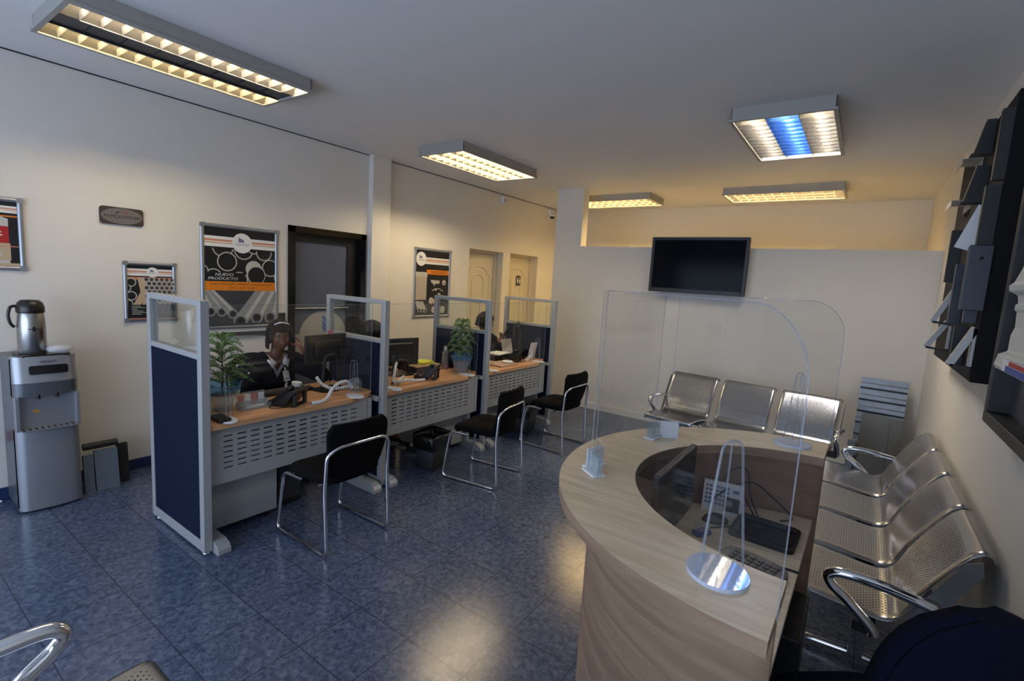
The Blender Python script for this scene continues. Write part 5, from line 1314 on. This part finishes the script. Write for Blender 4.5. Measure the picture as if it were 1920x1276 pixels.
# ------------------------------------------------------------------ navy office chair by the counter
t = thing('office_chair', 'navy office chair with a rounded back in the bottom right corner', 'chair', (0.17, 1.68, 0), math.atan2(0.77, -0.64))
rows = []
for z, s in ((0.425, 0.88), (0.43, 0.97), (0.455, 1.0), (0.475, 0.97), (0.485, 0.85), (0.487, 0.0)):
    ring = []
    for k in range(36):
        a = 2 * PI * k / 36; ca, sa = math.cos(a), math.sin(a)
        ring.append((0.23 * s * math.copysign(abs(ca) ** .5, ca), 0.235 * s * math.copysign(abs(sa) ** .5, sa), z))
    rows.append(ring)
m = MB().grid(rows, 0, True, closed=True); m.add(rows[0], [tuple(reversed(range(36)))]); m.build('seat', M_navy2, t)
def dome_back(t, hw, z0, z1, x0, lean, th, m, shellm):
    rows = []; n = 16
    for j in range(15):
        v = j / 14; z = z0 + (z1 - z0) * v
        wv = hw * (0.86 + 0.14 * math.sin(PI * min(1, v * 1.6) / 2)) * (math.sqrt(max(0.0, 1 - ((v - 0.45) / 0.56) ** 2.6)) if v > 0.45 else 1)
        x = x0 - lean * v - 0.02 * math.sin(PI * v)
        rows.append([(x + 0.045 * (abs(u) ** 2) * (wv / hw), u * wv, z) for u in [k / 8 - 1 for k in range(17)]])
    for nm, a, b, mm in (('backrest', 0.0, th, m), ('back_shell', -0.018, -0.001, shellm)):
        rr = [[(x + a, y * (1.0 if nm == 'backrest' else 1.015), z) for x, y, z in r] + [(x + b, y * 0.95, z) for x, y, z in reversed(r)] for r in rows]
        q = MB().grid(rr, 0, True, closed=True); L = len(rr[0]); q.add(rr[0], [tuple(reversed(range(L)))]); q.add(rr[-1], [tuple(range(L))]); q.build(nm, mm, t)
dome_back(t, 0.225, 0.53, 1.01, -0.20, 0.06, 0.05, M_navy2, M_navy2)
def chair_base(t, m=M_blk):
    MB().lathe([(0.028, 0.10), (0.028, 0.28), (0.018, 0.28), (0.018, 0.425)], 16).build('gas_lift', M_blk, t)
    s = MB()
    for k in range(5):
        a = 2 * PI * k / 5; s.tube([(0.02 * math.cos(a), 0.02 * math.sin(a), 0.115), (0.26 * math.cos(a), 0.26 * math.sin(a), 0.075)], [0.024, 0.016], 8)
    s.build('star_base', m, t)
    for k in range(5):
        a = 2 * PI * k / 5
        MB().lathe([(0.028, -0.012), (0.03, 0), (0.028, 0.012)], 14, 0, Matrix.Translation((0.27 * math.cos(a), 0.27 * math.sin(a), 0.03)) @ Matrix.Rotation(a, 4, 'Z') @ Matrix.Rotation(R(90), 4, 'X')).build('caster', m, t)
    MB().box(-0.255, -0.225, -0.03, 0.03, 0.40, 0.60).box(-0.24, 0.06, -0.03, 0.03, 0.405, 0.425).build('back_support', M_blk, t, bevel=0.004)
chair_base(t)

# ------------------------------------------------------------------ people
def eval_mesh(o):
    bpy.context.view_layer.update()
    me = bpy.data.meshes.new_from_object(o.evaluated_get(bpy.context.evaluated_depsgraph_get()))
    return me
def skin_geo(nodes, edges, root):
    """closed tapered limbs along every edge; remesh() then fuses them into one skin"""
    m = MB(); N = 18
    for a, b in edges:
        (pa, ra), (pb, rb) = nodes[a], nodes[b]
        ra = ra if isinstance(ra, tuple) else (ra, ra); rb = rb if isinstance(rb, tuple) else (rb, rb)
        A, B = Vector(pa), Vector(pb); d = (B - A).normalized()
        side = Vector((0, 1, 0)) if abs(d.y) < 0.8 else Vector((0, 0, 1))
        v = d.cross(side).normalized(); u = v.cross(d).normalized(); rows = []
        for k in range(-5, 14):
            if k < 0: t = 0.0; q = math.cos(-k / 5 * PI / 2); off = -math.sin(-k / 5 * PI / 2) * min(ra)
            elif k > 8: t = 1.0; q = math.cos((k - 8) / 5 * PI / 2); off = math.sin((k - 8) / 5 * PI / 2) * min(rb)
            else: t = k / 8; q = 1.0; off = 0.0
            q = max(q, 0.02); c = A.lerp(B, t) + d * off; rx = (ra[0] + (rb[0] - ra[0]) * t) * q; ry = (ra[1] + (rb[1] - ra[1]) * t) * q
            rows.append([c + v * (rx * math.cos(2 * PI * n / N)) + u * (ry * math.sin(2 * PI * n / N)) for n in range(N)])
        m.grid(rows, 0, True, closed=True); m.add(rows[0], [tuple(reversed(range(N)))]); m.add(rows[-1], [tuple(range(N))])
    return m.v, m.f
def remesh(mb, voxel, smooth=4):
    o = mb.build('rm', M_skin)
    md = o.modifiers.new('r', 'REMESH'); md.mode = 'VOXEL'; md.voxel_size = voxel; md.use_smooth_shade = True
    if smooth:
        s = o.modifiers.new('s', 'SMOOTH'); s.factor = 0.5; s.iterations = smooth
    out = eval_mesh(o); bpy.data.objects.remove(o)
    return out
def from_mesh(name, me, mats, parent):
    me.name = name
    me.materials.clear()
    for m in (mats if isinstance(mats, (list, tuple)) else [mats]): me.materials.append(m)
    me.polygons.foreach_set('use_smooth', [True] * len(me.polygons))
    o = bpy.data.objects.new(name, me); C.objects.link(o); o.parent = parent
    return o
def g2(u, v): return math.exp(-u * u - v * v)
def head_geo(M):
    rows = []; NU, NV = 64, 44
    for i in range(NV + 1):
        th = PI * i / NV; row = []
        for k in range(NU):
            ph = 2 * PI * k / NU
            dx, dy, dz = math.sin(th) * math.cos(ph), math.sin(th) * math.sin(ph), -math.cos(th)
            x, y, z = dx * 0.094, dy * 0.076, dz * 0.118
            if dz < 0:
                k_ = (-dz) ** 1.6; y *= 1 - 0.34 * k_; x = x * (1 - 0.18 * k_) + 0.026 * k_
            if dx < 0: x *= 1.06
            fr = max(0.0, dx)
            if dx > 0.1:
                ay = abs(y)
                x += fr * (0.006 * g2(y / 0.012, (z - 0.005) / 0.03) + 0.017 * g2(y / 0.0115, (z + 0.026) / 0.014) + 0.008 * g2((ay - 0.012) / 0.008, (z + 0.03) / 0.009))
                x -= fr * 0.010 * g2((ay - 0.031) / 0.015, (z - 0.012) / 0.012)
                x += fr * 0.004 * g2(y / 0.05, (z - 0.033) / 0.010)
                x += fr * (0.007 * g2(y / 0.022, (z + 0.054) / 0.006) + 0.0075 * g2(y / 0.020, (z + 0.067) / 0.007) - 0.005 * g2(y / 0.024, (z + 0.0605) / 0.0028))
                x += fr * 0.008 * g2(y / 0.022, (z + 0.098) / 0.016)
                x += fr * 0.004 * g2((ay - 0.042) / 0.018, (z + 0.02) / 0.018)
            row.append((x, y, z))
        rows.append(row)
    m = MB().grid(rows, 0, True, M, closed=True)
    for s in (-1, 1): m.ball((-0.005, s * 0.076, -0.01), 0.018, 0.009, 0.030, 12, 0, M)
    return m
def head_parts(M, t, hair_m, hair_rows=None, lip=M_lip):
    for s in (-1, 1):
        MB().ball((0.0735, s * 0.031, 0.010), 0.0105, 0.0125, 0.0058, 14, 0, M).ball((0.0805, s * 0.031, 0.009), 0.0045, 0.0052, 0.0048, 10, 1, M).build('eye', [M_eye, M_ink], t)
        MB().tube([(0.086, s * 0.016, 0.033), (0.0865, s * 0.031, 0.038), (0.078, s * 0.047, 0.033)], [0.003, 0.0034, 0.002], 6, 0, M=M).build('eyebrow', M_hair, t)
    MB().tube([(0.0905, -0.021, -0.0595), (0.1005, -0.008, -0.056), (0.1015, 0, -0.057), (0.1005, 0.008, -0.056), (0.0905, 0.021, -0.0595)], [0.001, 0.0035, 0.0035, 0.0035, 0.001], 6, 0, M=M).tube([(0.0905, -0.019, -0.0615), (0.1005, 0, -0.0655), (0.0905, 0.019, -0.0615)], [0.001, 0.0045, 0.001], 6, 0, M=M).build('lips', lip, t)
def hair_cap(M, length=0.0, front=0.055, bulk=0.02, band=False):
    rows = []; NU, NV = 48, 26
    random.seed(3)
    for i in range(NV + 1):
        row = []
        for k in range(NU):
            ph = 2 * PI * k / NU; c = math.cos(ph)
            # lower limit of the hair: high at the brow, low at the sides and nape
            zlow = front if c > 0.70 else (front - ((0.70 - c) / 0.40) ** 1.3 * (front + 0.06 + length) if c > 0.30 else -0.06 - length)
            zmax = 0.118 + bulk
            z = zmax + (zlow - zmax) * (i / NV)
            zz = max(-0.118, min(0.118, z * 0.118 / zmax if z > 0 else z)); s = math.sqrt(max(0, 1 - (zz / 0.118) ** 2)) if z > 0 else 1 - 0.12 * min(1, (-z / 0.16)) ** 2
            bk = bulk * (0.9 + 0.12 * math.sin(7 * ph + 3 * z * 20) + random.uniform(-.05, .05))
            if c > 0.6: bk *= 0.55
            row.append((s * (0.096 + bk) * c - (0.008 if c < 0 else 0), s * (0.077 + bk) * math.sin(ph), z))
        rows.append(row)
    return MB().grid(rows, 0, True, M, closed=True)
def hand_geo(wrist, dirv, palm_n, curls, length=0.17, spread=0.35, s_thumb=1, th_dir=0.8):
    """palm + five bent fingers; returns MB. dirv: wrist->knuckles, palm_n: out of the palm."""
    w = Vector(wrist); d = Vector(dirv).normalized(); n = Vector(palm_n); n = (n - d * n.dot(d)).normalized(); sd = d.cross(n) * s_thumb
    pl = length * 0.50; m = MB()
    rows = []
    for i in range(9):
        v = i / 8; c = w + d * (pl * v); hwid = 0.026 + 0.016 * min(1, v * 1.8); hth = 0.017 - 0.004 * v
        rows.append([c + sd * (hwid * math.cos(2 * PI * k / 14)) + n * (hth * math.sin(2 * PI * k / 14)) for k in range(14)])
    m.grid(rows, 0, True, closed=True); m.add(rows[0], [tuple(range(14))]); m.add(rows[-1], [tuple(reversed(range(14)))])
    for k, (fl, cu) in enumerate(zip((0.46, 0.52, 0.48, 0.38), curls)):
        off = (1.5 - k) * 0.0195
        p = w + d * (pl * 0.97) + sd * off; q = (d + sd * off * spread * 8 * 0.5).normalized(); P = [p - d * 0.02, p]; L = length * fl
        for sgm, f in ((0.45, 1.0), (0.32, 1.0), (0.23, 0.7)):
            a = cu * f
            q = (q * math.cos(a) + n * math.sin(a)).normalized(); p = p + q * L * sgm; P.append(p)
            # keep n perpendicular for the next bend
            n2 = n
        m.tube(P, [0.0095, 0.0095, 0.0088, 0.008, 0.0068], 8); m.ball(tuple(P[-1]), 0.0068, n=8)
    b = w + d * (pl * 0.28) + sd * 0.026
    t1 = b + (sd * th_dir + d * 0.7 + n * 0.35).normalized() * 0.035; t2 = t1 + (d * 0.85 + sd * 0.15 + n * 0.4).normalized() * 0.032
    m.tube([b - sd * 0.02, b, t1, t2], [0.014, 0.0125, 0.0105, 0.0085], 8); m.ball(tuple(t2), 0.0085, n=8)
    return m
def person(label, loc, rz, P, head_pos, head_rot, skin, top, hands, voxel=0.006, vneck=False, hair=None, headband=False):
    t = thing('person', label, 'person', loc, rz)
    E = [('pelvis', 'waist'), ('waist', 'chest'), ('chest', 'collar'), ('chest', 'shl'), ('chest', 'shr'), ('collar', 'neck'), ('neck', 'skull'), ('collar', 'shl'), ('shl', 'ell'), ('ell', 'wrl'), ('collar', 'shr'), ('shr', 'elr'), ('elr', 'wrr'),
         ('pelvis', 'hipl'), ('hipl', 'knl'), ('knl', 'anl'), ('anl', 'tol'), ('pelvis', 'hipr'), ('hipr', 'knr'), ('knr', 'anr'), ('anr', 'tor')]
    rad = dict(pelvis=(.10, .155), waist=(.09, .13), chest=(.095, .13), collar=(.055, .06), neck=.047, skull=.05, shl=.06, shr=.06, ell=.042, elr=.042, wrl=.028, wrr=.028, hipl=.085, hipr=.085, knl=.06, knr=.06, anl=.042, anr=.042, tol=.038, tor=.038)
    H = Matrix.Translation(head_pos) @ Euler(head_rot, 'XYZ').to_matrix().to_4x4()
    P = dict(P); P['skull'] = tuple(H @ Vector((-0.02, 0, -0.05)))
    nodes = {k: (P[k], rad[k]) for k in rad}
    vs, fs = skin_geo(nodes, E, 'pelvis')
    m = MB().add(vs, fs)
    hg = head_geo(H); m.add(hg.v, hg.f)
    for hargs in hands:
        g = hand_geo(**hargs); m.add(g.v, g.f)
    body = from_mesh('body', remesh(m, voxel, 4), skin, t)
    # knitted top over torso and sleeves, trousers over the legs
    grow = lambda k, e: tuple(a + e for a in (rad[k] if isinstance(rad[k], tuple) else (rad[k], rad[k])))
    tk = ['pelvis', 'waist', 'chest', 'collar', 'shl', 'ell', 'wrl', 'shr', 'elr', 'wrr']
    cn = {k: (P[k], grow(k, 0.020 if k not in ('collar',) else 0.022)) for k in tk}
    for k in ('wrl', 'wrr'):
        e = 'ell' if k == 'wrl' else 'elr'; cn[k] = (tuple(Vector(P[e]).lerp(Vector(P[k]), 0.86)), (0.042, 0.042))
    vs, fs = skin_geo(cn, [e for e in E if e[0] in tk and e[1] in tk], 'pelvis')
    def top_mesh(extra):
        me = remesh(MB().add(vs, fs), 0.009, 8); return me
    me = top_mesh(0)
    bm = bmesh.new(); bm.from_mesh(me)
    cp = Vector(P['collar']); chs = Vector(P['chest'])
    VB, VS, VO = -0.155, 0.42, 0.006       # lower tip of the V, its half-width slope, its middle
    if vneck:
        for sg in (-1, 1):
            bmesh.ops.bisect_plane(bm, geom=bm.verts[:] + bm.edges[:] + bm.faces[:], plane_co=cp + Vector((0, VO, VB)), plane_no=Vector((0, sg, -VS)).normalized())
    kill = []
    for f in bm.faces:
        c = f.calc_center_median(); r = c - cp
        if vneck and r.x > 0.005 and r.z > VB and abs(r.y - VO) < VS * (r.z - VB): kill.append(f)
        elif r.z > 0.045 and Vector((r.x, r.y)).length < 0.085: kill.append(f)
    bmesh.ops.delete(bm, geom=kill, context='FACES'); bm.to_mesh(me); bm.free()
    o = from_mesh('cardigan' if vneck else 'sweater', me, top, t)
    md = o.modifiers.new('s', 'SOLIDIFY'); md.thickness = 0.006; md.offset = 1
    if vneck:
        sk = {k: (P[k], grow(k, 0.011)) for k in ('pelvis', 'waist', 'chest', 'collar')}
        sk['shl'] = (tuple(Vector(P['collar']).lerp(Vector(P['shl']), 0.6)), (0.06, 0.06)); sk['shr'] = (tuple(Vector(P['collar']).lerp(Vector(P['shr']), 0.6)), (0.06, 0.06))
        v2, f2 = skin_geo(sk, [('pelvis', 'waist'), ('waist', 'chest'), ('chest', 'collar'), ('collar', 'shl'), ('collar', 'shr'), ('chest', 'shl'), ('chest', 'shr')], 'pelvis')
        me = remesh(MB().add(v2, f2), 0.007, 8)
        bm = bmesh.new(); bm.from_mesh(me); kill = []
        for sg in (-1, 1):
            bmesh.ops.bisect_plane(bm, geom=bm.verts[:] + bm.edges[:] + bm.faces[:], plane_co=cp + Vector((0, 0.006, -0.10)), plane_no=Vector((0, sg, -0.48)).normalized())
        for f in bm.faces:
            r = f.calc_center_median() - cp
            if r.z > -0.10 and abs(r.y - 0.006) < 0.48 * (r.z + 0.10) and r.x > -0.01: kill.append(f)
        bmesh.ops.delete(bm, geom=kill, context='FACES'); bm.to_mesh(me); bm.free()
        from_mesh('shirt', me, M_shirt, t)
        col = MB()
        for s in (-1, 1):
            q = [cp + Vector(v) for v in ((0.0, s * 0.070, 0.042), (0.055, s * 0.060, 0.030), (0.105, s * 0.022, -0.015), (0.115, s * 0.062, -0.055), (0.085, s * 0.088, 0.0), (0.01, s * 0.092, 0.022))]
            col.add(q, [(0, 1, 4, 5), (1, 2, 3, 4)], 0, True)
        col.build('collar', M_shirt, t, solid=0.004)
    tn = {k: (P[k], grow(k, 0.014)) for k in ('pelvis', 'hipl', 'knl', 'anl', 'hipr', 'knr', 'anr')}
    v3, f3 = skin_geo(tn, [('pelvis', 'hipl'), ('hipl', 'knl'), ('knl', 'anl'), ('pelvis', 'hipr'), ('hipr', 'knr'), ('knr', 'anr')], 'pelvis')
    from_mesh('trousers', remesh(MB().add(v3, f3), 0.012, 2), M_knit, t)
    for a, b in (('anl', 'tol'), ('anr', 'tor')):
        A_, B_ = Vector(P[a]), Vector(P[b]); d = (B_ - A_); d.z = 0; d.normalize()
        sh = MB(); c0 = Vector((A_.x, A_.y, 0)) - d * 0.05
        rows = []
        for v, hw, hh in ((0, .02, .03), (.04, .036, .07), (.10, .038, .075), (.16, .045, .06), (.23, .042, .045), (.265, .02, .025)):
            c = c0 + d * v; sd = Vector((-d.y, d.x, 0)); rows.append([c + sd * (hw * x) + Vector((0, 0, max(0.0, hh * z))) for x, z in ((-1, 0), (-1, .5), (-.6, 1), (.6, 1), (1, .5), (1, 0))])
        sh.grid(rows, 0, True, closed=True); sh.add(rows[0], [tuple(range(6))]); sh.add(rows[-1], [tuple(reversed(range(6)))])
        sh.build('shoe', M_blk, t)
    head_parts(H, t, M_hair)
    if hair: from_mesh('hair', remesh_shell(hair(H)), M_hair, t)
    if headband:
        pts = [H @ Vector((0.047 - 0.01 * abs(math.cos(a)), 0.090 * math.cos(a), 0.048 + 0.084 * math.sin(a))) for a in [PI * (0.28 + 0.44 * k / 20) for k in range(21)]]
        MB().tube(pts, [0.002] + [0.0055] * 19 + [0.002], 8).build('headband', M_white, t)
    return t, H, P
def remesh_shell(mb):
    o = mb.build('h', M_hair); md = o.modifiers.new('s', 'SOLIDIFY'); md.thickness = 0.006
    me = eval_mesh(o); bpy.data.objects.remove(o); return me

def seat_pose(lean=0.12):
    return dict(pelvis=(0.0, 0, 0.575), waist=(0.03, 0, 0.69), chest=(0.10, 0, 0.83), collar=(0.17, 0, 0.945), neck=(0.185, 0, 1.0),
                hipl=(0.05, 0.09, 0.575), knl=(0.42, 0.11, 0.575), anl=(0.40, 0.11, 0.10), tol=(0.52, 0.12, 0.045), hipr=(0.05, -0.09, 0.575), knr=(0.42, -0.11, 0.575), anr=(0.40, -0.11, 0.10), tor=(0.52, -0.12, 0.045))
def office_seat(label, loc, rz, hi=1.0):
    t = thing('office_chair', label, 'chair', loc, rz, 'black office chairs behind the desks')
    rows = []
    for z, s in ((0.425, 0.9), (0.44, 1.0), (0.465, 0.98), (0.472, 0.85), (0.474, 0)):
        rows.append([(0.23 * s * math.copysign(abs(math.cos(a)) ** .5, math.cos(a)), 0.235 * s * math.copysign(abs(math.sin(a)) ** .5, math.sin(a)), z) for a in [2 * PI * k / 32 for k in range(32)]])
    m = MB().grid(rows, 0, True, closed=True); m.add(rows[0], [tuple(reversed(range(32)))]); m.build('seat', M_blackfab, t)
    dome_back(t, 0.22, 0.52, hi, -0.21, 0.05, 0.04, M_blackfab, M_blk); chair_base(t)
    return t
# 1: seated woman on the phone; local +X faces the desk
p1 = seat_pose()
p1.update(collar=(0.20, 0.0, 0.935), chest=(0.13, 0, 0.82), neck=(0.235, 0.005, 0.995), shl=(0.20, 0.165, 0.90), shr=(0.19, -0.165, 0.895),
          ell=(0.44, 0.285, 0.815), wrl=(0.362, 0.178, 0.985), elr=(0.26, -0.27, 0.66), wrr=(0.37, -0.12, 0.60))
HP = (0.262, 0.017, 1.128)
t1, H1, _ = person('woman in a navy cardigan and white collar holding a phone to her ear', (-4.09, 2.195, 0), R(-6), p1, HP, (R(2), R(12), R(-7)), M_skin, M_knit,
    [dict(wrist=(0.362, 0.178, 0.982), dirv=(-0.28, -0.32, 0.95), palm_n=(-0.6, -0.8, -0.1), curls=(0.1, 0.7, 0.8, 0.85), s_thumb=-1),
     dict(wrist=(0.37, -0.12, 0.60), dirv=(0.7, 0.5, -0.1), palm_n=(0, 0, -1), curls=(0.35, 0.4, 0.45, 0.5), s_thumb=1)],
    0.0055, True, lambda H: hair_cap(H, 0.035, 0.066, 0.020), True)
ph_ = MB().prism(rrect(0.062, 0.135, 0.010), -0.004, 0.004, 0, H1 @ frame_mat((0.02, 0.102, -0.03), (0.96, 0.0, 0.26), (-0.26, 0, 0.96), (0, -1, 0)))
o = ph_.build('mobile_phone', M_blk); o.matrix_world = Matrix.Translation((-4.09, 2.195, 0)) @ Matrix.Rotation(R(-6), 4, 'Z')
tag(o, 'black mobile phone held to the ear of the seated woman', 'phone')
bd = MB(); bd.box(0.0, 0.002, -0.027, 0.027, -0.085, 0.0); bd.box(0.0021, 0.003, -0.018, 0.018, -0.07, -0.06, 1); bd.box(-0.002, 0.004, -0.006, 0.006, 0.0, 0.03)
b_ = bd.build('name_badge', [M_whitep, M_lblue], t1); b_.location = (0.283, 0.055, 0.845); b_.rotation_euler = (0, R(-16), R(12))
office_seat('black office chair the woman on the phone sits on', (-4.10, 2.195, 0), R(-6), 0.92)
# 2: person hidden behind the second screen, only dark hair shows above it
p2 = seat_pose(); p2.update(shl=(0.17, 0.17, 0.89), shr=(0.17, -0.17, 0.89), ell=(0.32, 0.22, 0.68), wrl=(0.50, 0.12, 0.80), elr=(0.32, -0.22, 0.68), wrr=(0.50, -0.12, 0.80))
person('person with dark hair mostly hidden behind the second desk screen', (-4.17, 3.19, 0), R(8), p2, (0.20, 0, 1.07), (0, R(30), R(38)), M_skin, M_knit,
    [dict(wrist=(0.50, 0.12, 0.80), dirv=(0.9, -0.2, -0.05), palm_n=(0, 0, -1), curls=(0.3, 0.35, 0.4, 0.4), s_thumb=-1), dict(wrist=(0.50, -0.12, 0.80), dirv=(0.9, 0.2, -0.05), palm_n=(0, 0, -1), curls=(0.3, 0.35, 0.4, 0.4), s_thumb=1)],
    0.009, False, lambda H: hair_cap(H, 0.06, 0.055, 0.026))
office_seat('black office chair behind the middle desk', (-4.18, 3.235, 0), R(8), 0.9)
# 3: person behind the third screen post, raised hand with a phone
p3 = seat_pose(); p3.update(collar=(0.165, 0, 0.975), neck=(0.18, 0, 1.03), chest=(0.10, 0, 0.85), shl=(0.17, 0.17, 0.88), shr=(0.17, -0.17, 0.88), ell=(0.36, 0.115, 0.765), wrl=(0.415, 0.085, 0.89), elr=(0.32, -0.22, 0.68), wrr=(0.50, -0.12, 0.80))
t3, H3, _ = person('person at the far desk mostly hidden behind the third screen post, raising a phone', (-4.04, 4.935, 0), R(-12), p3, (0.20, 0, 1.14), (0, R(12), R(35)), M_skin2, M_knit,
    [dict(wrist=(0.415, 0.085, 0.89), dirv=(-0.05, 0.25, 0.95), palm_n=(0.5, -0.8, 0.1), curls=(0.5, 0.6, 0.7, 0.7), s_thumb=-1), dict(wrist=(0.50, -0.12, 0.80), dirv=(0.9, 0.2, -0.05), palm_n=(0, 0, -1), curls=(0.3, 0.35, 0.4, 0.4), s_thumb=1)],
    0.008, False, lambda H: hair_cap(H, 0.0, 0.055, 0.018))
o = MB().prism(rrect(0.062, 0.135, 0.010), -0.004, 0.004, 0, frame_mat((0.412, 0.175, 1.045), (0.35, -0.70, 0.62), (-0.05, 0.64, 0.76), (-0.93, -0.29, 0.19))).build('mobile_phone', M_blk)
o.matrix_world = Matrix.Translation((-4.04, 4.935, 0)) @ Matrix.Rotation(R(-12), 4, 'Z')
tag(o, 'dark phone held up by the person at the far desk', 'phone')
office_seat('black office chair the person at the far desk sits on', (-4.06, 4.935, 0), R(-12), 0.92)
